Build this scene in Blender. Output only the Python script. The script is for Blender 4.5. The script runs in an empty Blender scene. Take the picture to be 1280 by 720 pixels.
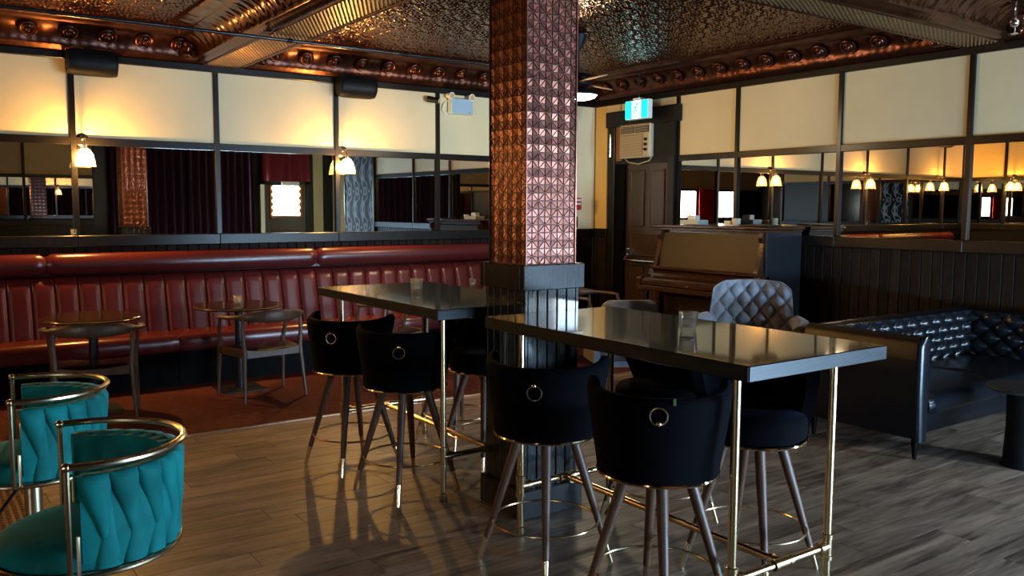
import bpy, math, random
from mathutils import Matrix, Vector
random.seed(7)
PI = math.pi
R = math.radians
S = bpy.context.scene
COL = S.collection

# ------------------------------------------------------------------ camera
cam = bpy.data.cameras.new('camera')
cam.sensor_fit = 'HORIZONTAL'; cam.sensor_width = 36.0
cam.lens = 36.0 * 1074.0 / 1280.0
cam.clip_start = 0.05; cam.clip_end = 100
cam_o = bpy.data.objects.new('camera', cam); COL.objects.link(cam_o)
pitch = math.atan(99.5 / 1074.0); yaw = R(35.3); roll = 0.0039
fw = Vector((math.sin(yaw) * math.cos(pitch), math.cos(yaw) * math.cos(pitch), -math.sin(pitch)))
rt0 = Vector((math.cos(yaw), -math.sin(yaw), 0)); up0 = rt0.cross(fw)
rt = rt0 * math.cos(roll) + up0 * math.sin(roll); up = rt.cross(fw)
mw = Matrix((rt, up, -fw)).transposed().to_4x4(); mw.translation = (0, 0, 1.6)
cam_o.matrix_world = mw
S.camera = cam_o

# ------------------------------------------------------------------ world, view
w = bpy.data.worlds.new('world'); S.world = w; w.use_nodes = True
w.node_tree.nodes['Background'].inputs[0].default_value = (0.35, 0.5, 0.8, 1)
w.node_tree.nodes['Background'].inputs[1].default_value = 0.3
S.view_settings.view_transform = 'Standard'; S.view_settings.look = 'None'
S.view_settings.exposure = 0.65; S.view_settings.gamma = 1.0
S.view_settings.use_curve_mapping = False
try:
    S.cycles.max_bounces = 10; S.cycles.glossy_bounces = 6; S.cycles.transparent_max_bounces = 16
    S.cycles.sample_clamp_indirect = 6.0; S.cycles.caustics_reflective = False; S.cycles.caustics_refractive = False
except Exception:
    pass

# ------------------------------------------------------------------ light levels (all sources named here)
SCONCE_W = 75.0          # each wall bulb
SCONCE_C = (1.0, 0.52, 0.13)
DAY_C = (0.38, 0.67, 1.0)
def day_light(name, loc, sx, sy, power, rot, col=DAY_C):
    l = bpy.data.lights.new(name, 'AREA'); l.shape = 'RECTANGLE'; l.size = sx; l.size_y = sy
    l.energy = power; l.color = col
    o = bpy.data.objects.new(name, l); COL.objects.link(o); o.location = loc; o.rotation_euler = rot
    return o
# daylight entering through the street front: the gap under the drapes, the door pane, the far windows
day_light('daylight_below_drapes', (4.95, -1.57, 0.27), 2.9, 0.40, 330, (R(90), 0, 0))
day_light('daylight_door_pane', (6.95, -1.49, 1.76), 0.56, 0.62, 140, (R(90), 0, 0), (0.55, 0.79, 1.0))
day_light('daylight_far_windows', (-7.0, -1.56, 1.70), 0.9, 0.9, 60, (R(90), 0, 0), (0.95, 0.93, 0.85))
day_light('daylight_far_windows', (-5.1, -1.56, 1.70), 0.7, 0.9, 50, (R(90), 0, 0), (0.95, 0.93, 0.85))

# ------------------------------------------------------------------ materials
MATS = {}
def _nodes(name):
    m = bpy.data.materials.new(name); m.use_nodes = True
    nt = m.node_tree; b = nt.nodes['Principled BSDF']
    return m, nt, b
def mat(name, col, rough=0.5, metal=0.0, bump=None, var=None, coat=0.0, sheen=0.0, stint=(1, 1, 1), spec=0.5, emit=None, es=0.0, stretch=(1, 1, 1), rvar=None):
    if name in MATS: return MATS[name]
    m, nt, b = _nodes(name); N = nt.nodes; L = nt.links
    b.inputs['Base Color'].default_value = (*col, 1); b.inputs['Roughness'].default_value = rough
    b.inputs['Metallic'].default_value = metal; b.inputs['Coat Weight'].default_value = coat
    b.inputs['Sheen Weight'].default_value = sheen; b.inputs['Sheen Tint'].default_value = (*stint, 1); b.inputs['Sheen Roughness'].default_value = 0.35; b.inputs['Specular IOR Level'].default_value = spec
    if emit: b.inputs['Emission Color'].default_value = (*emit, 1); b.inputs['Emission Strength'].default_value = es
    tc = N.new('ShaderNodeTexCoord'); mp = N.new('ShaderNodeMapping'); mp.inputs['Scale'].default_value = stretch
    oi = N.new('ShaderNodeObjectInfo')
    add = N.new('ShaderNodeVectorMath'); add.operation = 'ADD'
    sc = N.new('ShaderNodeVectorMath'); sc.operation = 'SCALE'; sc.inputs['Scale'].default_value = 1.0
    cmb = N.new('ShaderNodeCombineXYZ')
    ml = N.new('ShaderNodeMath'); ml.operation = 'MULTIPLY'; ml.inputs[1].default_value = 31.7
    L.new(oi.outputs['Random'], ml.inputs[0])
    for i in range(3): L.new(ml.outputs[0], cmb.inputs[i])
    L.new(tc.outputs['Object'], add.inputs[0]); L.new(cmb.outputs[0], add.inputs[1]); L.new(add.outputs[0], mp.inputs['Vector'])
    if var:
        scale, amt = var[:2]
        n = N.new('ShaderNodeTexNoise'); n.inputs['Scale'].default_value = scale; n.inputs['Detail'].default_value = 5
        L.new(mp.outputs[0], n.inputs['Vector'])
        mr = N.new('ShaderNodeMapRange'); mr.inputs[1].default_value = 0.3; mr.inputs[2].default_value = 0.7
        mr.inputs[3].default_value = 1 - amt; mr.inputs[4].default_value = 1 + amt
        L.new(n.outputs['Fac'], mr.inputs[0])
        h = N.new('ShaderNodeHueSaturation'); h.inputs['Color'].default_value = (*col, 1)
        L.new(mr.outputs[0], h.inputs['Value']); L.new(h.outputs[0], b.inputs['Base Color'])
        if rvar:
            m2 = N.new('ShaderNodeMapRange'); m2.inputs[3].default_value = max(0.02, rough - rvar); m2.inputs[4].default_value = rough + rvar
            L.new(n.outputs['Fac'], m2.inputs[0]); L.new(m2.outputs[0], b.inputs['Roughness'])
    if bump:
        n = N.new('ShaderNodeTexNoise'); n.inputs['Scale'].default_value = bump[0]; n.inputs['Detail'].default_value = 4
        L.new(mp.outputs[0], n.inputs['Vector'])
        bp = N.new('ShaderNodeBump'); bp.inputs['Strength'].default_value = bump[1]; bp.inputs['Distance'].default_value = bump[2] if len(bump) > 2 else 0.01
        L.new(n.outputs['Fac'], bp.inputs['Height']); L.new(bp.outputs[0], b.inputs['Normal'])
    MATS[name] = m
    return m
def wood(name, dark, light, rough=0.35, scale=3.0, stretch=(1, 12, 12), coat=0.0, bump=0.15, tone=0.2, spec=0.5, fine=0.0):
    m, nt, b = _nodes(name); N = nt.nodes; L = nt.links
    tc = N.new('ShaderNodeTexCoord'); oi = N.new('ShaderNodeObjectInfo'); cmb = N.new('ShaderNodeCombineXYZ')
    ml = N.new('ShaderNodeMath'); ml.operation = 'MULTIPLY'; ml.inputs[1].default_value = 57.0
    L.new(oi.outputs['Random'], ml.inputs[0])
    for i in range(3): L.new(ml.outputs[0], cmb.inputs[i])
    add = N.new('ShaderNodeVectorMath'); add.operation = 'ADD'
    L.new(tc.outputs['Object'], add.inputs[0]); L.new(cmb.outputs[0], add.inputs[1])
    mp = N.new('ShaderNodeMapping'); mp.inputs['Scale'].default_value = stretch; L.new(add.outputs[0], mp.inputs['Vector'])
    n = N.new('ShaderNodeTexNoise'); n.inputs['Scale'].default_value = scale; n.inputs['Detail'].default_value = 7
    n.inputs['Roughness'].default_value = 0.65; n.inputs['Distortion'].default_value = 1.2
    L.new(mp.outputs[0], n.inputs['Vector'])
    cr = N.new('ShaderNodeValToRGB'); cr.color_ramp.elements[0].position = 0.3; cr.color_ramp.elements[1].position = 0.72
    cr.color_ramp.elements[0].color = (*dark, 1); cr.color_ramp.elements[1].color = (*light, 1)
    if fine:
        n2 = N.new('ShaderNodeTexNoise'); n2.inputs['Scale'].default_value = scale * 2.2; n2.inputs['Detail'].default_value = 6; n2.inputs['Distortion'].default_value = 2.5
        mp2 = N.new('ShaderNodeMapping'); mp2.inputs['Scale'].default_value = (stretch[0] * 0.6, stretch[1] * 1.5, stretch[2] * 1.5); L.new(add.outputs[0], mp2.inputs['Vector']); L.new(mp2.outputs[0], n2.inputs['Vector'])
        mx_ = N.new('ShaderNodeMix'); mx_.inputs['Factor'].default_value = fine; L.new(n.outputs['Fac'], mx_.inputs['A']); L.new(n2.outputs['Fac'], mx_.inputs['B'])
        cr.color_ramp.elements[0].position = 0.38; cr.color_ramp.elements[1].position = 0.62
        L.new(mx_.outputs['Result'], cr.inputs[0])
    else: L.new(n.outputs['Fac'], cr.inputs[0])
    mr = N.new('ShaderNodeMapRange'); mr.inputs[3].default_value = 1 - tone; mr.inputs[4].default_value = 1 + tone
    L.new(oi.outputs['Random'], mr.inputs[0])
    h = N.new('ShaderNodeHueSaturation'); L.new(cr.outputs[0], h.inputs['Color']); L.new(mr.outputs[0], h.inputs['Value'])
    L.new(h.outputs[0], b.inputs['Base Color'])
    b.inputs['Roughness'].default_value = rough; b.inputs['Coat Weight'].default_value = coat; b.inputs['Coat Roughness'].default_value = 0.05
    b.inputs['Specular IOR Level'].default_value = spec
    m2 = N.new('ShaderNodeMapRange'); m2.inputs[3].default_value = rough * 0.8; m2.inputs[4].default_value = rough * 1.25
    L.new(n.outputs['Fac'], m2.inputs[0]); L.new(m2.outputs[0], b.inputs['Roughness'])
    if bump:
        bp = N.new('ShaderNodeBump'); bp.inputs['Strength'].default_value = bump; bp.inputs['Distance'].default_value = 0.004
        L.new(n.outputs['Fac'], bp.inputs['Height']); L.new(bp.outputs[0], b.inputs['Normal'])
    MATS[name] = m
    return m
def thin_glass(name, tint=(1, 1, 1), gloss=0.25):
    m = bpy.data.materials.new(name); m.use_nodes = True; nt = m.node_tree; nt.nodes.clear(); N = nt.nodes; L = nt.links
    out = N.new('ShaderNodeOutputMaterial'); tr = N.new('ShaderNodeBsdfTransparent'); gl = N.new('ShaderNodeBsdfGlossy')
    tr.inputs[0].default_value = (*tint, 1); gl.inputs['Roughness'].default_value = 0.03
    lw = N.new('ShaderNodeLayerWeight'); lw.inputs[0].default_value = gloss
    mx = N.new('ShaderNodeMixShader'); L.new(lw.outputs['Facing'], mx.inputs[0]); L.new(tr.outputs[0], mx.inputs[1]); L.new(gl.outputs[0], mx.inputs[2])
    L.new(mx.outputs[0], out.inputs[0]); MATS[name] = m
    return m

M_plank = wood('floor_planks', (0.050, 0.034, 0.025), (0.33, 0.245, 0.18), 0.44, 1.1, (1.0, 5.5, 5.5), bump=0.3, tone=0.25, fine=0.35, spec=0.4)
M_sub = mat('subfloor', (0.02, 0.015, 0.012), 0.8)
M_carpet = mat('carpet_red', (0.075, 0.015, 0.010), 0.85, bump=(260, 0.5, 0.004), var=(14, 0.35), spec=0.15)
M_brass = mat('brass', (0.78, 0.60, 0.34), 0.22, 1.0, var=(8, 0.1))
M_brassb = mat('brass_bright', (0.90, 0.72, 0.42), 0.10, 1.0)
M_gold = mat('gold_tube', (0.92, 0.75, 0.48), 0.22, 1.0)
M_strip = mat('metal_strip', (0.8, 0.75, 0.65), 0.3, 1.0)
M_cream = mat('cream_plaster', (0.72, 0.61, 0.37), 0.62, bump=(90, 0.08, 0.002), var=(1.6, 0.06))
M_yellow = mat('yellow_plaster', (0.74, 0.50, 0.16), 0.6, var=(1.6, 0.06))
M_dark = wood('dark_trim_wood', (0.005, 0.0045, 0.004), (0.014, 0.011, 0.009), 0.30, 4, (6, 6, 1), tone=0.15, bump=0.1, spec=0.22)
M_batten = mat('batten_bronze', (0.006, 0.005, 0.0045), 0.28, spec=0.22)
M_board = wood('wainscot_board', (0.005, 0.0035, 0.0026), (0.020, 0.013, 0.009), 0.6, 3, (10, 10, 1), tone=0.35, bump=0.25, spec=0.1)
M_mirror = mat('mirror', (0.66, 0.64, 0.60), 0.0, 1.0)
M_copper = mat('tin_copper', (0.095, 0.034, 0.016), 0.15, 0.82, var=(9, 0.3), bump=(60, 0.12, 0.003))
M_corn = mat('tin_cornice', (0.075, 0.024, 0.013), 0.30, 0.8, var=(9, 0.3), bump=(60, 0.12, 0.003))
M_copcol = mat('tin_column', (0.155, 0.056, 0.041), 0.28, 0.7, var=(20, 0.2), bump=(160, 0.08, 0.002))
M_tinback = mat('tin_groove', (0.06, 0.02, 0.012), 0.4, 0.6)
M_soffit = mat('tin_soffit', (0.34, 0.22, 0.10), 0.28, 0.85, var=(9, 0.2))
M_blackw = wood('black_painted_wood', (0.004, 0.005, 0.006), (0.014, 0.016, 0.018), 0.22, 5, (10, 10, 1), coat=0.25, tone=0.1, bump=0.15, spec=0.25)
M_table = wood('black_tabletop', (0.003, 0.003, 0.0026), (0.008, 0.007, 0.005), 0.30, 5, (14, 1.2, 14), coat=0.9, tone=0.1, bump=0.012, spec=0.02)
M_tedge = wood('tabletop_edge', (0.003, 0.006, 0.009), (0.011, 0.018, 0.024), 0.35, 5, (1.5, 1.5, 14), tone=0.1, bump=0.2, spec=0.25)  # blue of the daylight on the edges put into the base colour
M_velvet = mat('black_velvet', (0.0022, 0.0022, 0.0032), 0.9, sheen=0.10, stint=(0.10, 0.14, 0.30), spec=0.05, bump=(300, 0.1, 0.001))
M_walnut = wood('walnut', (0.045, 0.018, 0.009), (0.13, 0.054, 0.025), 0.48, 5, (10, 10, 1), tone=0.1, bump=0.05)
M_oak = wood('oak_brown', (0.045, 0.023, 0.012), (0.115, 0.064, 0.034), 0.40, 5, (8, 8, 1), tone=0.1, bump=0.05)
M_teal = mat('teal_velvet', (0.004, 0.155, 0.15), 0.72, sheen=0.5, stint=(0.05, 0.55, 0.55), spec=0.15, var=(9, 0.35), bump=(30, 0.12, 0.01))
M_leather = mat('red_leather', (0.088, 0.0115, 0.011), 0.27, bump=(120, 0.06, 0.002), var=(3, 0.12), spec=0.5)
M_kick = mat('black_kick', (0.0018, 0.0014, 0.0012), 0.6, spec=0.05)
M_black = mat('black_plastic', (0.005, 0.005, 0.006), 0.5, spec=0.2)
M_iron = mat('black_iron', (0.012, 0.012, 0.013), 0.4, 0.5)
M_bleather = mat('black_leather', (0.004, 0.005, 0.007), 0.26, bump=(90, 0.12, 0.002), spec=0.35)
M_grey = mat('grey_velvet', (0.20, 0.20, 0.22), 0.8, sheen=0.2, spec=0.2, var=(12, 0.2))
M_piano = wood('piano_mahogany', (0.020, 0.007, 0.003), (0.062, 0.023, 0.010), 0.22, 3, (8, 1, 8), coat=0.3, tone=0.05, bump=0.03)
M_pdesk = wood('piano_desk', (0.020, 0.013, 0.005), (0.032, 0.020, 0.008), 0.42, 3, (8, 1, 8), tone=0.05, bump=0.03, spec=0.25)
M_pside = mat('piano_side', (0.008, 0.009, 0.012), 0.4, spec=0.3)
M_door = wood('door_wood', (0.022, 0.011, 0.005), (0.055, 0.028, 0.014), 0.34, 3, (8, 8, 1), tone=0.05, bump=0.05)
M_chrome = mat('chrome', (0.85, 0.85, 0.85), 0.08, 1.0)
M_white = mat('white_plastic', (0.75, 0.75, 0.72), 0.4)
M_acbody = mat('ac_beige', (0.52, 0.44, 0.30), 0.5)
M_acgrille = mat('ac_grille', (0.30, 0.24, 0.14), 0.5)
M_rawwood = wood('raw_wood', (0.16, 0.06, 0.022), (0.33, 0.15, 0.06), 0.55, 4, (1, 8, 8), tone=0.05)
M_blue = mat('lamp_box_blue', (0.36, 0.50, 0.62), 0.4)
M_red = mat('red_plastic', (0.45, 0.02, 0.015), 0.4)
M_curtain = mat('purple_drape', (0.045, 0.016, 0.042), 0.85, sheen=0.2, spec=0.1)
M_maroon = mat('maroon_drape', (0.20, 0.010, 0.030), 0.8, sheen=0.2)
M_redc = mat('red_drape', (0.55, 0.02, 0.02), 0.8)
M_bulb = mat('bulb_glow', (1, 0.8, 0.4), 0.4, emit=(1.0, 0.62, 0.20), es=55)
M_pane = mat('lit_pane', (0.9, 0.9, 0.9), 0.3, emit=(0.95, 0.98, 1.0), es=9)
M_fanlens = mat('fan_lens', (1, 0.95, 0.85), 0.5, emit=(1.0, 0.86, 0.62), es=9)
M_exitw = mat('exit_white', (0.9, 1, 1), 0.5, emit=(0.70, 1.0, 0.95), es=3.2)
M_exitg = mat('exit_green', (0.0, 0.6, 0.6), 0.5, emit=(0.0, 0.62, 0.70), es=2.0)
M_tan = mat('fan_blade_tan', (0.30, 0.17, 0.08), 0.45)
M_mat = mat('bronze_floor_mat', (0.20, 0.11, 0.045), 0.4, 0.4, var=(20, 0.3))
M_rush = mat('tabletop_dark', (0.030, 0.018, 0.012), 0.16, coat=0.3, var=(40, 0.5), spec=0.6)
M_edge = mat('tabletop_rim', (0.25, 0.16, 0.08), 0.2, 0.6)
M_shade = thin_glass('sconce_glass', (1.0, 0.95, 0.82), 0.45)
def haze(m, amt):
    nt = m.node_tree; N = nt.nodes; L = nt.links; out = N['Material Output']; src = out.inputs[0].links[0].from_socket
    tl = N.new('ShaderNodeBsdfTranslucent'); tl.inputs[0].default_value = (1, 0.92, 0.75, 1)
    mx = N.new('ShaderNodeMixShader'); mx.inputs[0].default_value = amt; L.new(src, mx.inputs[1]); L.new(tl.outputs[0], mx.inputs[2]); L.new(mx.outputs[0], out.inputs[0])
haze(M_shade, 0.10)
M_glass = thin_glass('tumbler_glass', (0.96, 0.98, 0.98), 0.55); haze(M_glass, 0.16)
M_glass.node_tree.nodes['Translucent BSDF'].inputs[0].default_value = (0.95, 0.97, 1.0, 1)
def glow_glass(name, col, strength):
    m = bpy.data.materials.new(name); m.use_nodes = True; nt = m.node_tree; nt.nodes.clear(); N = nt.nodes; L = nt.links
    out = N.new('ShaderNodeOutputMaterial'); tr = N.new('ShaderNodeBsdfTransparent'); em = N.new('ShaderNodeEmission'); ad = N.new('ShaderNodeAddShader')
    em.inputs[0].default_value = (*col, 1); em.inputs[1].default_value = strength
    L.new(tr.outputs[0], ad.inputs[0]); L.new(em.outputs[0], ad.inputs[1]); L.new(ad.outputs[0], out.inputs[0])
    return m
M_bulbglass = glow_glass('glowing_bulb', (1.0, 0.66, 0.24), 6.0)
M_nickel = mat('nickel', (0.55, 0.50, 0.44), 0.2, 1.0)
M_candle = mat('candle_wax', (0.8, 0.78, 0.70), 0.5)
M_brassf = mat('light_cream_paint', (0.60, 0.50, 0.30), 0.5)
def wallpaper_mat():
    m, nt, b = _nodes('damask_wallpaper'); N = nt.nodes; L = nt.links
    tc = N.new('ShaderNodeTexCoord'); sp = N.new('ShaderNodeSeparateXYZ'); L.new(tc.outputs['Object'], sp.inputs[0])
    def mth(op, a, bb=None):
        n = N.new('ShaderNodeMath'); n.operation = op
        for i, q in enumerate((a, bb)):
            if q is None: continue
            if isinstance(q, (int, float)): n.inputs[i].default_value = q
            else: L.new(q, n.inputs[i])
        return n.outputs[0]
    u = mth('MULTIPLY', sp.outputs['Y'], 9.0); v = mth('MULTIPLY', sp.outputs['Z'], 9.0)
    s1 = mth('SINE', u); s2 = mth('SINE', v)
    a = mth('ABSOLUTE', mth('ADD', mth('MULTIPLY', s1, s1), mth('MULTIPLY', s2, mth('SINE', mth('MULTIPLY', u, 2.0)))))
    ring = mth('SINE', mth('MULTIPLY', mth('ADD', a, mth('MULTIPLY', mth('SINE', mth('MULTIPLY', v, 3.0)), 0.25)), 4.0))
    g = mth('GREATER_THAN', ring, 0.55)
    mx = N.new('ShaderNodeMix'); mx.data_type = 'RGBA'; L.new(g, mx.inputs['Factor'])
    mx.inputs['A'].default_value = (0.006, 0.006, 0.007, 1); mx.inputs['B'].default_value = (0.16, 0.17, 0.175, 1)
    L.new(mx.outputs['Result'], b.inputs['Base Color']); b.inputs['Roughness'].default_value = 0.8; b.inputs['Specular IOR Level'].default_value = 0.1
    return m
M_paper = wallpaper_mat()

# ------------------------------------------------------------------ mesh helpers
class MB:
    def __init__(s): s.v = []; s.f = []; s.M = None
    def add(s, vs, fs):
        o = len(s.v)
        if s.M is not None: vs = [tuple(s.M @ Vector(p)) for p in vs]
        s.v += [tuple(p) for p in vs]; s.f += [tuple(i + o for i in f) for f in fs]; return s
    def box(s, x0, x1, y0, y1, z0, z1, b=0.0):
        if x0 > x1: x0, x1 = x1, x0
        if y0 > y1: y0, y1 = y1, y0
        if z0 > z1: z0, z1 = z1, z0
        if b <= 0:
            vs = [(x, y, z) for x in (x0, x1) for y in (y0, y1) for z in (z0, z1)]
            return s.add(vs, [(0, 1, 3, 2), (4, 6, 7, 5), (0, 4, 5, 1), (2, 3, 7, 6), (0, 2, 6, 4), (1, 5, 7, 3)])
        b = min(b, (x1 - x0) / 2.01, (y1 - y0) / 2.01, (z1 - z0) / 2.01)
        vs = []; idx = {}
        for i, sx in enumerate((-1, 1)):
            for j, sy in enumerate((-1, 1)):
                for k, sz in enumerate((-1, 1)):
                    X = (x0, x1)[i]; Y = (y0, y1)[j]; Z = (z0, z1)[k]
                    for a in range(3):
                        p = [X - sx * b, Y - sy * b, Z - sz * b]; p[a] = (X, Y, Z)[a]
                        idx[(i, j, k, a)] = len(vs); vs.append(tuple(p))
        fs = []
        for a in range(3):
            o1, o2 = [q for q in range(3) if q != a]
            for e in (0, 1):
                def key(p, q):
                    t = [0, 0, 0]; t[a] = e; t[o1] = p; t[o2] = q; return (*t, a)
                f = [idx[key(0, 0)], idx[key(1, 0)], idx[key(1, 1)], idx[key(0, 1)]]
                fs.append(f)
        for a in range(3):
            o1, o2 = [q for q in range(3) if q != a]
            for p in (0, 1):
                for q in (0, 1):
                    t0 = [0, 0, 0]; t0[o1] = p; t0[o2] = q; t1 = list(t0); t1[a] = 1
                    fs.append([idx[(*t0, o1)], idx[(*t1, o1)], idx[(*t1, o2)], idx[(*t0, o2)]])
        for i in (0, 1):
            for j in (0, 1):
                for k in (0, 1): fs.append([idx[(i, j, k, a)] for a in range(3)])
        # orient outward
        c = ((x0 + x1) / 2, (y0 + y1) / 2, (z0 + z1) / 2); out = []
        for f in fs:
            P = [Vector(vs[i]) for i in f]; n = (P[1] - P[0]).cross(P[2] - P[0]); m_ = sum(P, Vector()) / len(P) - Vector(c)
            out.append(tuple(f) if n.dot(m_) > 0 else tuple(reversed(f)))
        return s.add(vs, out)
    def tube(s, pts, r, n=10, closed=False, caps=True, sq=1.0):
        pts = [Vector(p) for p in pts]; m = len(pts); rs = r if isinstance(r, (list, tuple)) else [r] * m
        vs = []; prev = None
        for i, p in enumerate(pts):
            if closed: t = pts[(i + 1) % m] - pts[i - 1]
            else: t = pts[min(i + 1, m - 1)] - pts[max(i - 1, 0)]
            t.normalize()
            if prev is None:
                a = Vector((0, 0, 1)) if abs(t.z) < 0.9 else Vector((1, 0, 0)); u = (a - t * a.dot(t)).normalized()
            else: u = (prev - t * prev.dot(t)).normalized()
            prev = u; v = t.cross(u)
            for k in range(n):
                a = 2 * PI * k / n; vs.append(p + (u * math.cos(a) + v * math.sin(a) * sq) * rs[i])
        fs = []
        for i in range(m if closed else m - 1):
            j = (i + 1) % m
            for k in range(n):
                l = (k + 1) % n; fs.append((i * n + k, i * n + l, j * n + l, j * n + k))
        if caps and not closed: fs += [tuple(reversed(range(n))), tuple((m - 1) * n + k for k in range(n))]
        return s.add(vs, fs)
    def ring(s, c, R_, r, n=40, k=8, axis='z', a0=0, a1=None):
        pts = []
        full = a1 is None; a1 = 2 * PI if full else a1; cnt = n if full else n + 1
        for i in range(cnt):
            a = a0 + (a1 - a0) * i / n; x, y = R_ * math.cos(a), R_ * math.sin(a)
            pts.append((c[0] + x, c[1] + y, c[2]) if axis == 'z' else ((c[0] + x, c[1], c[2] + y) if axis == 'y' else (c[0], c[1] + x, c[2] + y)))
        return s.tube(pts, r, k, closed=full)
    def lathe(s, prof, n=28, c=(0, 0, 0), cap0=True, cap1=True):
        vs = [(c[0] + r * math.cos(2 * PI * k / n), c[1] + r * math.sin(2 * PI * k / n), c[2] + z) for r, z in prof for k in range(n)]
        fs = [(i * n + k, i * n + (k + 1) % n, (i + 1) * n + (k + 1) % n, (i + 1) * n + k) for i in range(len(prof) - 1) for k in range(n)]
        if cap0: fs.append(tuple(reversed(range(n))))
        if cap1: fs.append(tuple((len(prof) - 1) * n + k for k in range(n)))
        return s.add(vs, fs)
    def prism(s, poly, axis, a, b):
        def P(p, d): return (d, p[0], p[1]) if axis == 'x' else ((p[0], d, p[1]) if axis == 'y' else (p[0], p[1], d))
        n = len(poly); vs = [P(p, a) for p in poly] + [P(p, b) for p in poly]
        fs = [tuple(reversed(range(n))), tuple(range(n, 2 * n))] + [(i, (i + 1) % n, n + (i + 1) % n, n + i) for i in range(n)]
        return s.add(vs, fs)
    def grid(s, fn, nu, nv, cu=False):
        c = nu if cu else nu + 1
        vs = [fn(i / nu, j / nv) for i in range(c) for j in range(nv + 1)]
        fs = [(i * (nv + 1) + j, ((i + 1) % c) * (nv + 1) + j, ((i + 1) % c) * (nv + 1) + j + 1, i * (nv + 1) + j + 1) for i in range(nu) for j in range(nv)]
        return s.add(vs, fs)
    def shell(s, fo, fi, nu, nv):
        a = (nv + 1); n = (nu + 1) * a
        vs = [fo(i / nu, j / nv) for i in range(nu + 1) for j in range(a)] + [fi(i / nu, j / nv) for i in range(nu + 1) for j in range(a)]
        fs = []
        for i in range(nu):
            for j in range(nv):
                p, q = i * a + j, (i + 1) * a + j
                fs += [(p, q, q + 1, p + 1), (n + p, n + p + 1, n + q + 1, n + q)]
        for i in range(nu):
            p, q = i * a, (i + 1) * a; fs.append((p, n + p, n + q, q))
            p, q = i * a + nv, (i + 1) * a + nv; fs.append((p, q, n + q, n + p))
        for j in range(nv):
            p, q = j, j + 1; fs.append((p, q, n + q, n + p))
            p, q = nu * a + j, nu * a + j + 1; fs.append((p, n + p, n + q, q))
        return s.add(vs, fs)
    def ball(s, c, r, n=14, m=8, sz=1.0):
        prof = [(max(1e-4, r * math.sin(PI * i / m)), -r * sz * math.cos(PI * i / m)) for i in range(m + 1)]
        return s.lathe(prof, n, c, False, False)
    def mesh(s, name, material, ang=35, flat=False):
        me = bpy.data.meshes.new(name); me.from_pydata(s.v, [], s.f)
        import bmesh
        bm = bmesh.new(); bm.from_mesh(me); bmesh.ops.recalc_face_normals(bm, faces=bm.faces); bm.to_mesh(me); bm.free()
        if not flat:
            me.polygons.foreach_set('use_smooth', [True] * len(me.polygons)); me.set_sharp_from_angle(angle=R(ang))
        if material: me.materials.append(material)
        me.update(); return me
    def build(s, name, material, parent=None, ang=35, flat=False, label=None):
        return place(name, s.mesh(name, material, ang, flat), parent, label=label)
def place(name, me, parent=None, loc=(0, 0, 0), rot=(0, 0, 0), scale=(1, 1, 1), label=None):
    o = bpy.data.objects.new(name, me); COL.objects.link(o); o.location = loc; o.rotation_euler = rot; o.scale = scale
    if parent: o.parent = parent
    if label: o['label'] = label
    return o
def tag(o, label, cat, group=None):
    o['label'] = label; o['category'] = cat
    if group: o['group'] = group
    return o
def thing(name, label, cat, loc=(0, 0, 0), rz=0.0, group=None):
    o = bpy.data.objects.new(name, None); COL.objects.link(o); o.location = loc; o.rotation_euler = (0, 0, rz); o.empty_display_size = 0.1
    return tag(o, label, cat, group)
def struct(o): o['kind'] = 'structure'; return o
def stuff(o): o['kind'] = 'stuff'; return o
def copy_tree(root, loc, rz, label, group=None):
    def cp(o, par):
        c = o.copy(); COL.objects.link(c); c.parent = par
        for ch in o.children: cp(ch, c)
        return c
    r = cp(root, None); r.location = loc; r.rotation_euler = (0, 0, rz); r['label'] = label
    if group: r['group'] = group
    return r
def B(x0, x1, y0, y1, z0, z1, b=0.0): return MB().box(x0, x1, y0, y1, z0, z1, b)

YB, XR, YF, XW, XE = 8.5, 7.31, -1.6, -8.5, -1.9      # back wall, right wall, street front, far west end, alcove end
ZC = 3.22                                              # ceiling field
Z_TOP, Z_PB, Z_MT, Z_MB, Z_RB = 2.88, 2.21, 2.145, 1.345, 1.245

# ================================================================== FLOOR
floor = struct(B(XW, 9.0, YF - 0.2, YB + 0.2, -0.12, -0.012).build('floor', M_sub))
pw = 0.185; rows0 = 1.45; nrow = int((6.13 - rows0) / pw)
count = 0
def plank_mesh(L, wd): return B(0.0013, L - 0.0013, 0.0013, wd - 0.0013, -0.012, 0.0, 0.0008).mesh('plank', M_plank)
pm = plank_mesh(1.25, pw); far_planks = MB()
for r_ in range(nrow + 1):
    y0 = rows0 + r_ * pw; wd = min(pw, 6.135 - y0)
    if wd < 0.02: continue
    x = 0.5 - random.random() * 1.2
    while x < XR:
        vis = x + 1.25 > 0.05 * 0 + y0 * 0.08 and x < XR and x > -0.8
        if vis and x + 1.25 <= XR + 0.0:
            place('plank', pm, floor, (x, y0, 0), scale=(1, wd / pw, 1)); count += 1
        elif vis:
            place('plank', plank_mesh(XR - x, wd), floor, (x, y0, 0)); count += 1
        x += 1.25
y = YF
while y < rows0 - 0.01:
    x = XW - random.random()
    while x < 9.0:
        far_planks.box(max(x, XW) + 0.001, min(x + 1.25, 9.0) - 0.001, y + 0.001, min(y + pw, rows0) - 0.001, -0.012, 0); x += 1.25
    y += pw
y = rows0
while y < 6.13:
    x = XW
    while x < -0.75:
        far_planks.box(x + 0.001, min(x + 1.25, -0.75) - 0.001, y + 0.001, min(y + pw, 6.135) - 0.001, -0.012, -0.001); x += 1.25
    y += pw
stuff(far_planks.build('plank_field', M_plank, floor))
carpet = tag(B(XE, XR, 6.15, YB, -0.011, 0.002).build('carpet', M_carpet), 'dark red carpet strip running along the red banquette', 'carpet')
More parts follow.
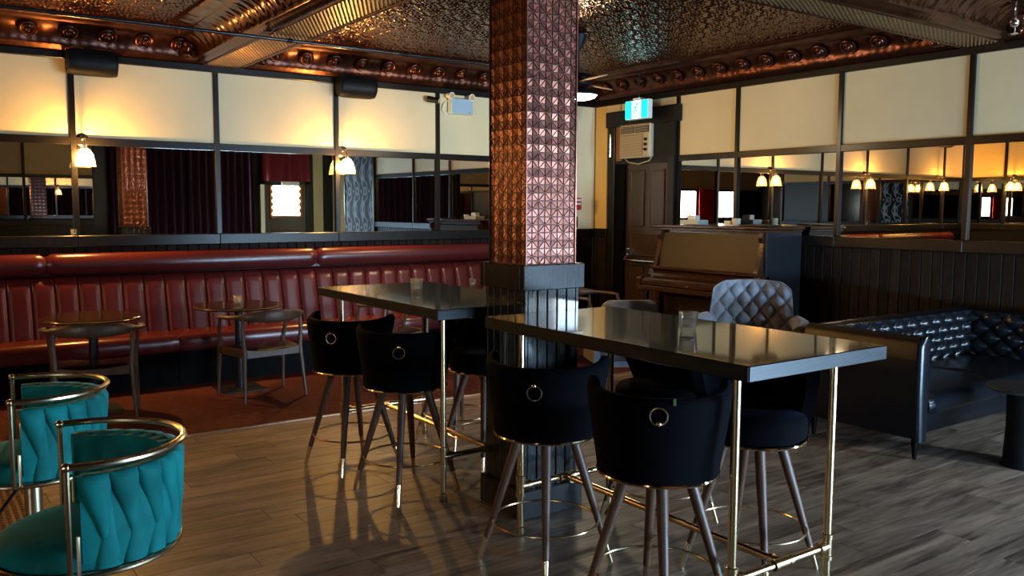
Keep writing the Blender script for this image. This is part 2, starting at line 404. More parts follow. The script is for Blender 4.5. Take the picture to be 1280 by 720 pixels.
struct(B(XE, XR, 6.125, 6.152, -0.005, 0.005, 0.003).build('trim_1', M_strip))
# nubbed bronze mat by the green bar stools
matr = thing('floor_mat', 'bronze nubbed floor mat beneath the green bar stools', 'mat', (0, 0, 0))
B(-0.70, 0.50, 2.0, 6.10, 0.0, 0.006, 0.003).build('backing', M_mat, matr)
nb = MB()
for i in range(26):
    for j in range(96):
        cx, cy = -0.42 + i * 0.036, 2.03 + j * 0.042
        if cx > 0.49 or cx < 0.0 + (cy - 2) * 0.06 - 0.1: continue
        nb.add([(cx - .012, cy - .015, .006), (cx + .012, cy - .015, .006), (cx + .012, cy + .015, .006), (cx - .012, cy + .015, .006), (cx - .005, cy - .008, .014), (cx + .005, cy - .008, .014), (cx + .005, cy + .008, .014), (cx - .005, cy + .008, .014)],
               [(4, 5, 6, 7), (0, 1, 5, 4), (1, 2, 6, 5), (2, 3, 7, 6), (3, 0, 4, 7)])
stuff(nb.build('nubs', M_mat, matr, flat=True))

# ================================================================== WALLS
def frame_matrix(o, u, n):
    u = Vector(u); n = Vector(n); z = Vector((0, 0, 1))
    m = Matrix((u, n, z)).transposed().to_4x4(); m.translation = Vector(o); return m
def panel_wall(name, o, u, n, length, posts, cream, mirrors=None, boards=None, mlabel='', mgroup='', zfloor=0.0, skip=(), board_mat=None, ledge=0.05):
    """wall built in its own frame: u along the wall, n into the room"""
    F = frame_matrix(o, u, n)
    def bx(u0, u1, n0, n1, z0, z1, b=0.0):
        m = MB(); m.M = F; m.box(u0, u1, n0, n1, z0, z1, b); return m
    wl = struct(bx(0, length, -0.18, 0, 0, 3.35).build(name, M_dark))
    mi = 0; edges = sorted(set([0.0] + list(posts) + [length]))
    def covered(a, b): return any(s0 - 0.01 <= a and b <= s1 + 0.01 for s0, s1 in skip)
    for a, b in zip(edges, edges[1:]):
        if covered(a, b): continue
        bx(a + 0.022, b - 0.022, 0, 0.014, Z_PB, Z_TOP).build('panel', cream, wl)
        bx(a + 0.02, b - 0.02, 0, 0.034, Z_MT, Z_PB + 0.002, 0.004).build('head_rail', M_batten, wl)
        bx(a, b, 0, ledge, Z_RB, Z_MB, 0.006).build('chair_rail', M_dark, wl)
        if mirrors and (mirrors is True or any(abs(a - q) < 0.01 for q in mirrors)):
            tag(bx(a + 0.018, b - 0.018, 0.002, 0.010, Z_MB - 0.002, Z_MT + 0.004).build('mirror_panel', M_mirror), mlabel[mi] if isinstance(mlabel, list) else mlabel, 'mirror', mgroup); mi += 1
    for p in edges:
        if any(s0 + 0.01 < p < s1 - 0.01 for s0, s1 in skip): continue
        bx(p - 0.024, p + 0.024, 0, 0.038, Z_MB, Z_TOP + 0.01, 0.004).build('batten', M_batten, wl)
    bx(0, length, 0, 0.05, Z_TOP, 2.945, 0.006).build('top_rail', M_dark, wl)
    if boards:
        bwid = 0.098; i = 0; q = boards[0]
        bm_ = None
        while q < boards[1] - 0.02:
            e = min(q + bwid, boards[1])
            if not covered(q, e): bx(q + 0.003, e - 0.003, 0, 0.018, zfloor, Z_RB, 0.004).build('board', board_mat or M_board, wl)
            q += bwid; i += 1
    return wl, bx
LP = [p - XE for p in (-1.2, 0.03, 1.264, 2.513, 3.748, 4.969, 6.19)]
wall_left, bxL = panel_wall('wall_left', (XE, YB, 0), (1, 0, 0), (0, -1, 0), XR - XE, LP, M_cream, [0.0] + LP[:-1],
    boards=(0.0, XR - XE), mlabel=[
    'narrow mirror panel on the banquette wall, in the corner with the yellow end wall',
    'mirror panel over the banquette, beside the sconce close to the yellow end wall',
    'mirror panel over the banquette with a tiny glass standing on its ledge',
    'mirror panel over the banquette showing the column and the purple drapes',
    'mirror panel over the banquette showing the bright entrance door',
    'mirror panel over the banquette showing the silver damask wallpaper',
    'mirror panel over the banquette below the emergency light, partly behind the column'], mgroup='mirrors above the banquette', zfloor=1.12)
# last bay left of the corner is cream down to the wainscot
m_ = MB(); m_.M = frame_matrix((XE, YB, 0), (1, 0, 0), (0, -1, 0)); m_.box(LP[-1] + 0.03, XR - XE - 0.03, 0, 0.036, Z_MB, Z_TOP - 0.0); m_.build('panel', M_cream, wall_left)
RPy = [8.24, 7.02, 6.16, 4.93, 3.71, 2.16]
RP = [YB - p for p in RPy]
wall_right, bxR = panel_wall('wall_right', (XR, YB, 0), (0, -1, 0), (-1, 0, 0), YB - 0.87, [q for q in RP if q > 0.3], M_cream, RP[1:-1],
    boards=(YB - 7.02, YB - 2.16), mlabel=[
    'mirror panel above the piano, right beside the door casing, showing a red drape',
    'mirror panel above the end of the piano lid, showing one lit sconce',
    'mirror panel above the dark wainscot behind the grey armchair, showing two lit sconces',
    'mirror panel above the dark wainscot and sofa, showing the yellow end wall'], mgroup='mirrors above the piano wainscot', skip=((0, RP[1]), (RP[-1], YB - 0.87)))
# door bay: yellow strip beside the door, cream above it, wainscot strip
bxR(0.0, 0.26, 0, 0.016, 1.35, Z_TOP).build('panel', M_yellow, wall_right)
bxR(0.0, 0.27, 0, 0.03, 1.24, 1.35, 0.005).build('chair_rail', M_dark, wall_right)
for q in (0.01, 0.10, 0.18): bxR(q, q + 0.08, 0, 0.02, 0, 1.24, 0.004).build('board', M_board, wall_right)
bxR(0.26, 0.50, 0, 0.016, 2.79, Z_TOP).build('panel', M_cream, wall_right)
bxR(0.52, 1.48, 0, 0.016, 2.77, Z_TOP).build('panel', M_cream, wall_right)
bxR(0.0, 0.03, 0, 0.04, 0, Z_TOP, 0.004).build('corner_post', M_dark, wall_right)
bxR(RP[-1] + 0.02, YB - 0.87, 0, 0.03, 0.0, Z_TOP).build('wallpaper', M_paper, wall_right, label='black wallpaper with silver damask pattern')
bxR(YB - 2.24, YB - 2.16, 0, 0.06, 0, Z_TOP, 0.006).build('corner_post', M_dark, wall_right)

# front wall (street side), seen only in the mirrors
FP = [p - XW for p in (-4.3, -3.0, -1.8, -0.6, 0.6, 1.9, 3.1)]
wall_front, bxF = panel_wall('wall_front', (XW, YF, 0), (1, 0, 0), (0, 1, 0), 9.0 - XW, FP, M_cream, FP[3:6],
    mlabel=['mirror panel on the street wall, two bays away from the purple drapes', 'mirror panel on the street wall, one bay away from the purple drapes', 'mirror panel on the street wall directly beside the purple drapes'], mgroup='mirrors on the street wall', skip=((FP[-1], 9.0 - XW),))
bxF(0, 4.1, 0, 0.02, 0, 1.2).build('board', M_board, wall_front)
wall_end, bxE = panel_wall('wall_end', (XE, 4.4, 0), (0, 1, 0), (1, 0, 0), YB - 4.4, [1.2, 2.4, 3.3], M_yellow, [1.2, 2.4, 3.3],
    mlabel=['mirror panel on the yellow end wall at its free outer end', 'mirror panel in the middle of the yellow end wall', 'mirror panel on the yellow end wall in the banquette corner'], mgroup='mirrors on the yellow end wall')
struct(B(XW, XE - 0.18, 4.4, 4.58, 0, 3.35).build('wall_back', M_board))
struct(B(XW - 0.18, XW, YF - 0.18, 4.58, 0, 3.35).build('wall_west', M_board))
struct(B(8.8, 8.98, YF - 0.18, 0.87, 0, 3.35).build('wall_entry', M_dark))
struct(B(XR, 8.98, 0.87, 1.05, 0, 3.35).build('wall_return', M_cream))
struct(B(XR + 0.18, 8.98, 1.05, YB + 0.2, 0, 0.2).build('wall_outer', M_dark))
# far windows in the street front, with a red drape
for i, (x0, x1) in enumerate(((-7.5, -7.1), (-6.75, -6.4), (-5.5, -5.25), (-5.1, -4.75))):
    wn = struct(B(x0, x1, YF + 0.005, YF + 0.03, 1.25, 2.15).build('window_%d' % (i + 1), M_pane))
    for fx in (x0 - 0.03, x1): B(fx, fx + 0.03, YF, YF + 0.05, 1.22, 2.18).build('window_frame', M_dark, wn)
wn = struct(B(3.45, 6.42, YF + 0.004, YF + 0.02, 0.05, 0.50).build('window_5', M_pane))     # low street window below the drapes
for a in ((3.40, 3.45, 0.0, 0.55), (6.42, 6.46, 0.0, 0.55), (3.40, 6.46, 0.0, 0.05), (3.40, 6.46, 0.50, 0.55)):
    B(a[0], a[1], YF, YF + 0.05, a[2], a[3]).build('window_frame', M_dark, wn)
def drape(name, x0, x1, y, z0, z1, m, label, amp=0.05, waves=8, group=None):
    mb = MB()
    def fo(u, v): return (x0 + (x1 - x0) * u, y + amp * math.sin(u * waves * 2 * PI) + 0.3 * amp * math.sin(u * waves * 5.3 + v * 2), z0 + (z1 - z0) * v)
    def fi(u, v): p = fo(u, v); return (p[0], p[1] - 0.012, p[2])
    mb.shell(fo, fi, waves * 10, 4)
    return tag(mb.build(name, m, ang=80), label, 'curtain', group)
drape('red_drape', -6.35, -5.55, YF + 0.13, 1.2, 2.2, M_redc, 'bright red drape between the far street windows', 0.04, 5)
drape('purple_drape', 3.35, 4.80, YF + 0.20, 0.48, 2.86, M_curtain, 'dark purple floor drape on the street wall, beside the mirrors', 0.05, 9)
drape('purple_drape', 4.84, 6.20, YF + 0.20, 0.48, 2.86, M_curtain, 'dark purple floor drape on the street wall, beside the entrance door', 0.05, 9)
drape('maroon_valance', 6.42, 7.50, YF + 0.12, 2.18, 2.86, M_maroon, 'maroon cloth valance hung above the entrance door', 0.03, 4)
# entrance door with bright pane
door2 = struct(B(6.47, 7.42, YF + 0.02, YF + 0.07, 0.02, 2.10, 0.004).build('door_2', M_door))
B(6.65, 7.25, YF + 0.055, YF + 0.085, 1.42, 2.10 - 0.02).build('lit_pane', M_pane, door2)
for i in range(5):
    for xx in (6.66, 7.24): MB().ball((xx, YF + 0.11, 1.46 + i * 0.14), 0.03, 8, 6).build('bulb', M_bulb, door2)
B(6.60, 6.66, YF + 0.06, YF + 0.1, 1.36, 2.1).build('pane_frame', M_walnut, door2); B(7.25, 7.31, YF + 0.06, YF + 0.1, 1.36, 2.1).build('pane_frame', M_walnut, door2)
B(6.66, 7.25, YF + 0.06, YF + 0.1, 1.36, 1.42).build('pane_frame', M_walnut, door2)
B(6.62, 7.28, YF + 0.06, YF + 0.085, 0.35, 1.15, 0.01).build('panel', M_walnut, door2)
B(6.85, 7.25, YF + 0.08, YF + 0.14, 2.10, 2.17).build('door_closer', M_white, door2)
tr = struct(B(6.38, 6.47, YF, YF + 0.1, 0, 2.18).build('trim_2', M_strip)); B(7.42, 7.51, YF, YF + 0.1, 0, 2.18).build('casing', M_dark, tr); B(6.38, 7.51, YF, YF + 0.1, 2.10, 2.18).build('casing', M_dark, tr)
B(7.62, 7.85, YF, YF + 0.03, 0.0, 2.88).build('panel', M_brassf, wall_front); B(8.1, 8.4, YF, YF + 0.03, 0.0, 2.88).build('panel', M_cream, wall_front)

# ================================================================== CEILING
ceil = struct(B(XW, 9.0, YF - 0.2, YB + 0.2, ZC + 0.012, ZC + 0.1).build('ceiling', M_tinback))
TS = 0.3
def tile_h(u, v):
    x, y = u * 2 - 1, v * 2 - 1; r = math.hypot(x, y); a = math.atan2(y, x); e = max(abs(x), abs(y))
    h = 0.004 * math.exp(-((e - 0.92) / 0.05) ** 2)
    h += 0.012 * math.exp(-((r - 0.66) / 0.10) ** 2) * (0.5 + 0.5 * math.cos(16 * a + 9 * r))
    h += 0.011 * math.exp(-((r - 0.36) / 0.09) ** 2) * (0.5 + 0.5 * math.cos(8 * a - 6 * r))
    h += 0.015 * math.exp(-(r / 0.13) ** 2)
    rc = math.hypot(abs(x) - 0.86, abs(y) - 0.86); h += 0.012 * math.exp(-(rc / 0.13) ** 2) + 0.007 * math.exp(-((rc - 0.28) / 0.05) ** 2)
    m_ = min(math.hypot(abs(x) - 0.9, y), math.hypot(x, abs(y) - 0.9)); h += 0.010 * math.exp(-(m_ / 0.12) ** 2)
    return h
NT = 30
def tile_add(mb, x0, y0, s=TS, n=NT):
    return mb.grid(lambda u, v: (x0 + u * s, y0 + v * s, -tile_h(u, v)), n, n)
tile_me = tile_add(MB(), 0.0, 0.0, TS - 0.002).mesh('tile', M_copper, 60)
BX0, BX1, BY0, BY1, ZS = 2.40, 2.74, 3.47, 3.77, 2.945     # beams: soffit extents
CW, RAISE = 0.40, 0.0                                        # cornice width
rest = MB(); ntile = 0
bays = [(BX1 + CW - 0.02, XR - CW + 0.05, BY1 + CW - 0.02, YB - CW + 0.05), (XE + CW, BX0 - CW + 0.05, BY1 + CW - 0.02, YB - CW + 0.05)]
for bi, (x0, x1, y0, y1) in enumerate(bays):
    nx, ny = int((x1 - x0) / TS) + 1, int((y1 - y0) / TS) + 1
    for i in range(nx):
        for j in range(ny):
            X, Y = x1 - (i + 1) * TS if bi else x0 + i * TS, y1 - (j + 1) * TS
            if bi and X < 0.05 * Y - 0.3: tile_add(rest, X, Y, n=12); continue
            if ntile < 296: place('tile', tile_me, ceil, (X, Y, ZC)); ntile += 1
            else: tile_add(rest, X, Y, n=14)
ro = rest.build('tile_field', M_copper, ceil, 60); ro.location = (0, 0, ZC); stuff(ro)
near = MB()
for (x0, x1, y0, y1) in ((BX1 + CW, 9.0, YF, BY0 - CW), (XW, BX0 - CW, YF, BY0 - CW)):
    y = y1 - TS
    while y > y0 - TS:
        x = x0
        while x < x1: tile_add(near, x, y, n=5); x += TS
        y -= TS
no = near.build('tile_field', M_copper, ceil, 60); no.location = (0, 0, ZC); stuff(no)

# cornice cross-section: d = distance from the wall (or beam face), z
CORN = [(0.0, 2.945), (0.05, 2.952), (0.06, 2.972), (0.085, 2.985)]
for i in range(9):
    a = PI / 2 * i / 8
    CORN.append((0.09 + 0.17 * (1 - math.cos(a)), 2.99 + 0.165 * math.sin(a)))
CORN += [(0.27, 3.17), (0.285, 3.155), (0.30, 3.165), (0.32, 3.172), (0.40, 3.185), (0.405, 3.20), (0.42, ZC - 0.005)]
def cornice_run(name, o, u, n, length, ribs=True, fine=0.0, step=0.02):
    F = frame_matrix(o, u, n); m = MB(); m.M = F
    nu = max(2, int(length / step)); P = CORN; L_ = len(P) - 1
    def fn(a, b):
        s_ = a * length; i = int(round(b * L_)); d, z = P[i]
        if 4 <= i <= 12:
            t = (i - 4) / 8
            k = math.sin(PI * t)
            if ribs: w_ = 0.012 * k * (0.5 + 0.5 * math.cos(2 * PI * (s_ / 0.1525) + 2.6 * t)) + 0.006 * k * math.cos(2 * PI * s_ / 0.061 - 5 * t)
            else: w_ = 0.008 * k * math.cos(2 * PI * s_ / 0.305 + 3.5 * t) + 0.002 * math.sin(2 * PI * s_ / 0.077) * (1 if t < 0.35 else 0.3)
            d += w_ * 0.7; z -= w_ * 0.7
        elif i in (1, 2): z -= 0.002 * (0.5 + 0.5 * math.cos(2 * PI * s_ / 0.06))
        elif i >= 16 and i <= 17: z -= 0.005 * max(0, math.cos(2 * PI * s_ / 0.305)) ** 6
        return (s_, d, z)
    m.grid(fn, nu, L_)
    return struct(m.build(name, M_copper if ribs else M_corn, ang=70))
boss = MB(); boss.lathe([(0.078, -0.006), (0.076, 0.008), (0.068, 0.012), (0.060, 0.004), (0.052, 0.004), (0.046, 0.014), (0.036, 0.020), (0.030, 0.010), (0.026, 0.014), (0.018, 0.030), (0.008, 0.036), (0.001, 0.037)], 18)
boss_me = boss.mesh('rosette', M_corn, 50)
t3 = cornice_run('trim_3', (XE, YB, 0), (1, 0, 0), (0, -1, 0), XR - XE, False)
t4 = cornice_run('trim_4', (XR, YB, 0), (0, -1, 0), (-1, 0, 0), YB - 0.87, False)
def bosses(parent, pts, n):
    q = Vector((0, 0, 1)).rotation_difference(Vector(n)).to_euler()
    for p in pts: place('rosette', boss_me, parent, p, q)
bosses(t3, [(0.33 + 0.305 * i, YB - 0.150, 3.085) for i in range(-2, 22) if not (BX0 - 0.12 < 0.33 + 0.305 * i < BX1 + 0.12)], (0, -1, -1))
bosses(t4, [(XR - 0.150, 8.15 - 0.305 * i, 3.085) for i in range(16) if 8.15 - 0.305 * i > BY1 + 0.15], (-1, 0, -1))
# beams: soffit with pressed diamond nubs, coves either side
def beam(name, o, u, n, length, width, ribs):
    F = frame_matrix(o, u, n); m = MB(); m.M = F
    m.box(0, length, 0, width, ZS, ZC + 0.02)
    bm_ = struct(m.build(name, M_tinback))
    nb_ = MB(); nb_.M = F; sp = 0.030; cnt = int((width - 0.02) / sp)
    for i in range(int(length / sp)):
        for j in range(cnt):
            cx, cy = (i + 0.5) * sp, 0.01 + (j + 0.5) * (width - 0.02) / cnt + (0.25 if i % 2 else -0.25) * (width - 0.02) / cnt
            h = 0.0135
            nb_.add([(cx - h, cy, ZS - .001), (cx, cy - h * .8, ZS - .001), (cx + h, cy, ZS - .001), (cx, cy + h * .8, ZS - .001), (cx, cy, ZS - .010)], [(0, 1, 4), (1, 2, 4), (2, 3, 4), (3, 0, 4)])
    stuff(nb_.build('soffit_nubs', M_soffit, bm_, flat=True))
    m = MB(); m.M = F; m.box(0, length, 0.0, width, ZS - 0.001, ZS + 0.0); m.build('soffit', M_tinback, bm_)
    for yy in (0.0, width):
        m = MB(); m.M = F; m.tube([(0, yy, ZS), (length, yy, ZS)], 0.014, 8); m.build('edge_bead', M_copper, bm_)
    return bm_
beam('trim_5', (BX0, YF, 0), (0, 1, 0), (1, 0, 0), YB - 0.05 - YF, BX1 - BX0, True)   # n must be right-handed; width along +x
beam('trim_6', (XW, BY0, 0), (1, 0, 0), (0, 1, 0), XR - 0.05 - XW, BY1 - BY0, True)
cornice_run('trim_7', (BX0, BY1, 0), (0, 1, 0), (-1, 0, 0), YB - BY1, True)
cornice_run('trim_8', (BX1, BY1, 0), (0, 1, 0), (1, 0, 0), YB - BY1, True)
cornice_run('trim_9', (BX1, BY0, 0), (1, 0, 0), (0, -1, 0), XR - BX1, True)
cornice_run('trim_10', (BX1, BY1, 0), (1, 0, 0), (0, 1, 0), XR - BX1, True)
cornice_run('trim_11', (XW, BY0, 0), (1, 0, 0), (0, -1, 0), BX0 - XW, True, step=0.05)
cornice_run('trim_12', (XW, BY1, 0), (1, 0, 0), (0, 1, 0), BX0 - XW, True, step=0.05)
cornice_run('trim_13', (BX0, YF, 0), (0, 1, 0), (-1, 0, 0), BY0 - YF, True, step=0.05)
cornice_run('trim_14', (BX1, YF, 0), (0, 1, 0), (1, 0, 0), BY0 - YF, True, step=0.05)
# corner pendants where beam coves die into the wall cornices
for pos, par in (((BX0 - 0.13, YB - 0.13, 3.06), t3), ((BX1 + 0.13, YB - 0.13, 3.06), t3), ((XR - 0.13, BY1 + 0.13, 3.06), t4), ((XR - 0.13, BY0 - 0.13, 3.06), t4)):
    dx = -1 if pos[0] < 2.5 or pos[0] > 5 else 1
    dy = -1 if pos[1] > 3.6 else 1
    if pos[1] < 5: dx, dy = -1, (1 if pos[1] > 3.6 else -1)
    b_ = MB(); b_.lathe([(0.10, -0.05), (0.105, 0.0), (0.09, 0.03), (0.095, 0.045), (0.07, 0.06), (0.072, 0.075), (0.045, 0.095), (0.046, 0.105), (0.022, 0.13), (0.001, 0.14)], 20)
    place('corner_pendant', b_.mesh('corner_pendant', M_copper, 50), par, pos, Vector((0, 0, 1)).rotation_difference(Vector((dx * 0.7, dy * 0.7, -0.9))).to_euler())

# ================================================================== COLUMN
CX0, CX1, CY0, CY1 = 2.562, 2.886, 3.500, 3.830
colm = thing('column', 'square column clad in embossed copper tin above black board base', 'column', ((CX0 + CX1) / 2, (CY0 + CY1) / 2, 0))
ox, oy = colm.location.x, colm.location.y
hx, hy = (CX1 - CX0) / 2, (CY1 - CY0) / 2
Z0c = 1.315
B(-hx + 0.008, hx - 0.008, -hy + 0.008, hy - 0.008, 0.02, ZS - 0.012).build('core', M_tinback, colm)
tsz = 0.081
def star_tile(s):
    c = s / 2; g = s * 0.035
    P8 = [(0, 0), (c, 0), (s, 0), (s, c), (s, s), (c, s), (0, s), (0, c)]
    V = []; F_ = []
    for i in range(8):
        tri = [Vector((c, c, 0)), Vector((*P8[i], 0)), Vector((*P8[(i + 1) % 8], 0))]
        cen = (tri[0] + tri[1] + tri[2]) / 3
        lo = [cen + (p - cen) * 0.92 for p in tri]; hi = [cen + (p - cen) * 0.74 for p in tri]
        n0 = len(V)
        hz = [0.0062, 0.0040, 0.0040] if i % 2 == 0 else [0.0046, 0.0058, 0.0036]
        V += [(p.x, p.y, -0.003) for p in lo] + [(p.x, p.y, h) for p, h in zip(hi, hz)]
        F_ += [(n0 + 3, n0 + 4, n0 + 5)] + [(n0 + a, n0 + (a + 1) % 3, n0 + 3 + (a + 1) % 3, n0 + 3 + a) for a in range(3)]
    return V, F_
SV, SF = star_tile(tsz)
star = MB(); star.add(SV, SF); star_me = star.mesh('tin_tile', M_copcol, 10, flat=True)
back = MB(); nrow_c = int((ZS - Z0c) / tsz)
for r_ in range(nrow_c):
    for k in range(4):
        z = Z0c + r_ * tsz
        place('tin_tile', star_me, colm, (-hx + k * tsz, -hy + 0.008, z), (R(90), 0, 0))                 # street face
        place('tin_tile', star_me, colm, (-hx + 0.008, hy - 0.003 - k * tsz, z), (R(90), 0, R(-90)))       # bar face
        for Mx in (Matrix.Translation((hx - k * tsz, hy - 0.008, z)) @ Matrix.Rotation(PI, 4, 'Z') @ Matrix.Rotation(PI / 2, 4, 'X'),
                   Matrix.Translation((hx - 0.008, -hy + 0.003 + k * tsz, z)) @ Matrix.Rotation(PI / 2, 4, 'Z') @ Matrix.Rotation(PI / 2, 4, 'X')):
            back.M = Mx; back.add(SV, SF)
stuff(back.build('tin_tile_field', M_copcol, colm, flat=True))
for sx in (-1, 1):
    for sy in (-1, 1): MB().tube([(sx * (hx - 0.002), sy * (hy - 0.002), Z0c), (sx * (hx - 0.002), sy * (hy - 0.002), ZS - 0.01)], 0.006, 6).build('corner_bead', M_copcol, colm)
bh, bv = hx + 0.014, hy + 0.014
nbd = 5
for k in range(nbd):
    wd = 2 * (bh - 0.018) / nbd; x0 = -bh + 0.018 + k * wd
    for s_ in (-1, 1):
        B(x0 + 0.0035, x0 + wd - 0.0035, s_ * (bv - 0.018), s_ * bv, 0.15, 1.20, 0.003).build('board', M_blackw, colm)
    wd = 2 * (bv - 0.018) / nbd; y0 = -bv + 0.018 + k * wd
    for s_ in (-1, 1):
        B(s_ * (bh - 0.018), s_ * bh, y0 + 0.0035, y0 + wd - 0.0035, 0.15, 1.20, 0.003).build('board', M_blackw, colm)
for s_ in (-1, 1):
    for t_ in (-1, 1): B(s_ * (bh - 0.02), s_ * bh, t_ * (bv - 0.02), t_ * bv, 0.15, 1.20, 0.003).build('corner_post', M_blackw, colm)
B(-bh + 0.02, bh - 0.02, -bv + 0.02, bv - 0.02, 0.05, 1.2).build('inner_box', M_kick, colm)
ch, cv = bh + 0.022, bv + 0.022
for s_ in (-1, 1):
    B(-ch, ch, s_ * (cv - 0.04), s_ * cv, 1.185, 1.315, 0.004).build('cap_board', M_blackw, colm)
    B(s_ * (ch - 0.04), s_ * ch, -cv + 0.04, cv - 0.04, 1.185, 1.315, 0.004).build('cap_board', M_blackw, colm)
    B(-ch, ch, s_ * (cv - 0.04), s_ * cv, 0.0, 0.15, 0.005).build('base_board', M_blackw, colm)
    B(s_ * (ch - 0.04), s_ * ch, -cv + 0.04, cv - 0.04, 0.0, 0.15, 0.005).build('base_board', M_blackw, colm)
B(-ch + 0.01, ch - 0.01, -cv + 0.01, cv - 0.01, 1.29, 1.31).build('cap_top', M_blackw, colm)

# ================================================================== BANQUETTE
def banquette(x0, x1, label):
    t = thing('banquette', label, 'banquette', (x0, YB, 0.003), 0, 'banquette bench modules')
    L_ = x1 - x0
    B(0.004, L_ - 0.004, -0.57, -0.02, 0.0, 0.33).build('base', M_kick, t)
    # seat: rounded front
    prof = [(-0.10, 0.30), (-0.10, 0.455), (-0.30, 0.470), (-0.55, 0.478), (-0.60, 0.470), (-0.632, 0.445), (-0.640, 0.40), (-0.636, 0.34), (-0.62, 0.315), (-0.60, 0.305)]
    m = MB(); n = len(prof)
    def fn(u, v):
        i = int(round(v * (n - 1))); y, z = prof[i]; k = min(u, 1 - u) * L_; e = 0.018 * math.exp(-(k / 0.02) ** 2)
        cy, cz = -0.35, 0.38
        return (0.003 + u * (L_ - 0.006), y + (cy - y) * e * 2, z + (cz - z) * e * 4)
    m.grid(fn, 40, n - 1); m.build('seat', M_leather, t, 50)
    B(0.006, L_ - 0.006, -0.62, -0.1, 0.30, 0.318).build('seat_base', M_kick, t)
    nch = max(1, round(L_ / 0.185)); cw = L_ / nch
    m = MB()
    def ch_(u, v):
        z = 0.44 + 0.55 * v; bul = 0.022 * (1 - abs(2 * u - 1) ** 5)
        lean = -0.26 + 0.13 * v; top = 0.05 * max(0, (v - 0.86) / 0.14) ** 2
        bul *= math.sqrt(max(0.02, 1 - max(0, (v - 0.8) / 0.2) ** 2)) if v > 0.8 else 1
        return (0.001 + u * (cw - 0.002), lean - bul + top, z)
    def chb(u, v): p = ch_(u, v); return (p[0], -0.02, 0.44 + 0.53 * v)
    m.shell(ch_, chb, 18, 14); me = m.mesh('back_channel', M_leather, 60)
    for k in range(nch): place('back_channel', me, t, (k * cw, 0, 0))
    return t
banquette(-0.22, 1.96, 'red leather channelled banquette bench behind the round table without a glass')
banquette(1.96, 4.176, 'red leather channelled banquette bench behind the round table holding a glass')
banquette(4.176, 6.40, 'red leather channelled banquette bench beyond the copper column')
banquette(-1.85, -0.22, 'red leather channelled banquette bench next to the yellow end wall')
def bolster(x0, x1, label):
    m = MB(); L_ = x1 - x0
    def fn(u, v):
        a = -PI * 0.5 + 1.15 * PI * v; k = min(u, 1 - u) * L_; e = 1 - 0.30 * math.exp(-(k / 0.025) ** 2)
        return (x0 + 0.002 + u * (L_ - 0.004), YB - 0.095 - 0.068 * math.cos(a) * e, 1.095 + 0.095 * math.sin(a) * e)
    m.grid(fn, 60, 14)
    m.box(x0 + 0.004, x1 - 0.004, YB - 0.10, YB - 0.022, 1.002, 1.165)
    return tag(m.build('bolster', M_leather, ang=60), label, 'bolster', 'bolsters along the banquette top')
bolster(0.994, 3.469, 'red leather bolster roll along the banquette top below two wall sconces')
bolster(-1.45, 0.994, 'red leather bolster roll along the banquette top next to the end wall')
bolster(3.469, 5.94, 'red leather bolster roll along the banquette top behind the copper column')

# ================================================================== BAR TABLES
def bar_table(x0, x1, y0, y1, lx0, lx1, ly0, ly1, label):
    t = thing('bar_table', label, 'table', ((x0 + x1) / 2, (y0 + y1) / 2, 0), 0)
    ox, oy = t.location.x, t.location.y
    top = B(x0 - ox, x1 - ox, y0 - oy, y1 - oy, 1.016, 1.072, 0.003).build('tabletop', M_table, t)
    e = 0.0015
    for a in ((x0 - ox - e, x0 - ox + 0.004, y0 - oy + .003, y1 - oy - .003), (x1 - ox - 0.004, x1 - ox + e, y0 - oy + .003, y1 - oy - .003), (x0 - ox + .003, x1 - ox - .003, y0 - oy - e, y0 - oy + 0.004), (x0 - ox + .003, x1 - ox - .003, y1 - oy - 0.004, y1 - oy + e)):
        B(*a, 1.019, 1.069).build('edge_band', M_tedge, top)
    zb = 0.25; r = 0.0165
    for lx in (lx0 - ox, lx1 - ox):
        for ly in (ly0 - oy, ly1 - oy):
            lg = MB().tube([(lx, ly, 0.0), (lx, ly, 1.016)], r, 14).build('leg', M_brass, t)
            MB().lathe([(0.030, 1.004), (0.030, 1.010), (0.022, 1.0102), (0.022, 1.016)], 16, (lx, ly, 0)).build('flange', M_brass, lg)
            MB().lathe([(r + .003, 0.0), (r + .005, 0.004), (r + .005, 0.045), (r, 0.05)], 16, (lx, ly, 0)).build('foot', M_brass, lg)
            tee = MB().lathe([(r + .001, zb - .055), (r + .007, zb - .052), (r + .007, zb - .036), (r + .004, zb - .034), (r + .004, zb + .034), (r + .007, zb + .036), (r + .007, zb + .052), (r + .001, zb + .055)], 16, (lx, ly, 0))
            s_ = 1 if lx < 0 else -1
            tee.tube([(lx, ly, zb), (lx + s_ * 0.045, ly, zb)], r + .004, 14); tee.tube([(lx + s_ * 0.035, ly, zb), (lx + s_ * 0.055, ly, zb)], r + .007, 14)
            tee.build('tee_fitting', M_brass, lg)
    cxm = (lx0 + lx1) / 2 - ox
    for ly, sg in ((ly0 - oy, 1), (ly1 - oy, -1)):
        bar_ = MB().tube([(lx0 - ox, ly, zb), (lx1 - ox, ly, zb)], r * 0.95, 14).build('cross_bar', M_brass, t)
        m = MB().tube([(cxm - 0.05, ly, zb), (cxm + 0.05, ly, zb)], r + .004, 14)
        m.tube([(cxm - 0.05, ly, zb), (cxm - 0.036, ly, zb)], r + .007, 14); m.tube([(cxm + 0.036, ly, zb), (cxm + 0.05, ly, zb)], r + .007, 14)
        m.tube([(cxm, ly, zb), (cxm, ly + sg * 0.05, zb)], r + .004, 14); m.tube([(cxm, ly + sg * 0.036, zb), (cxm, ly + sg * 0.052, zb)], r + .007, 14)
        m.build('tee_fitting', M_brass, bar_)
    MB().tube([(cxm, ly0 - oy, zb), (cxm, ly1 - oy, zb)], r * 0.95, 14).build('stretcher', M_brass, t)
    return t
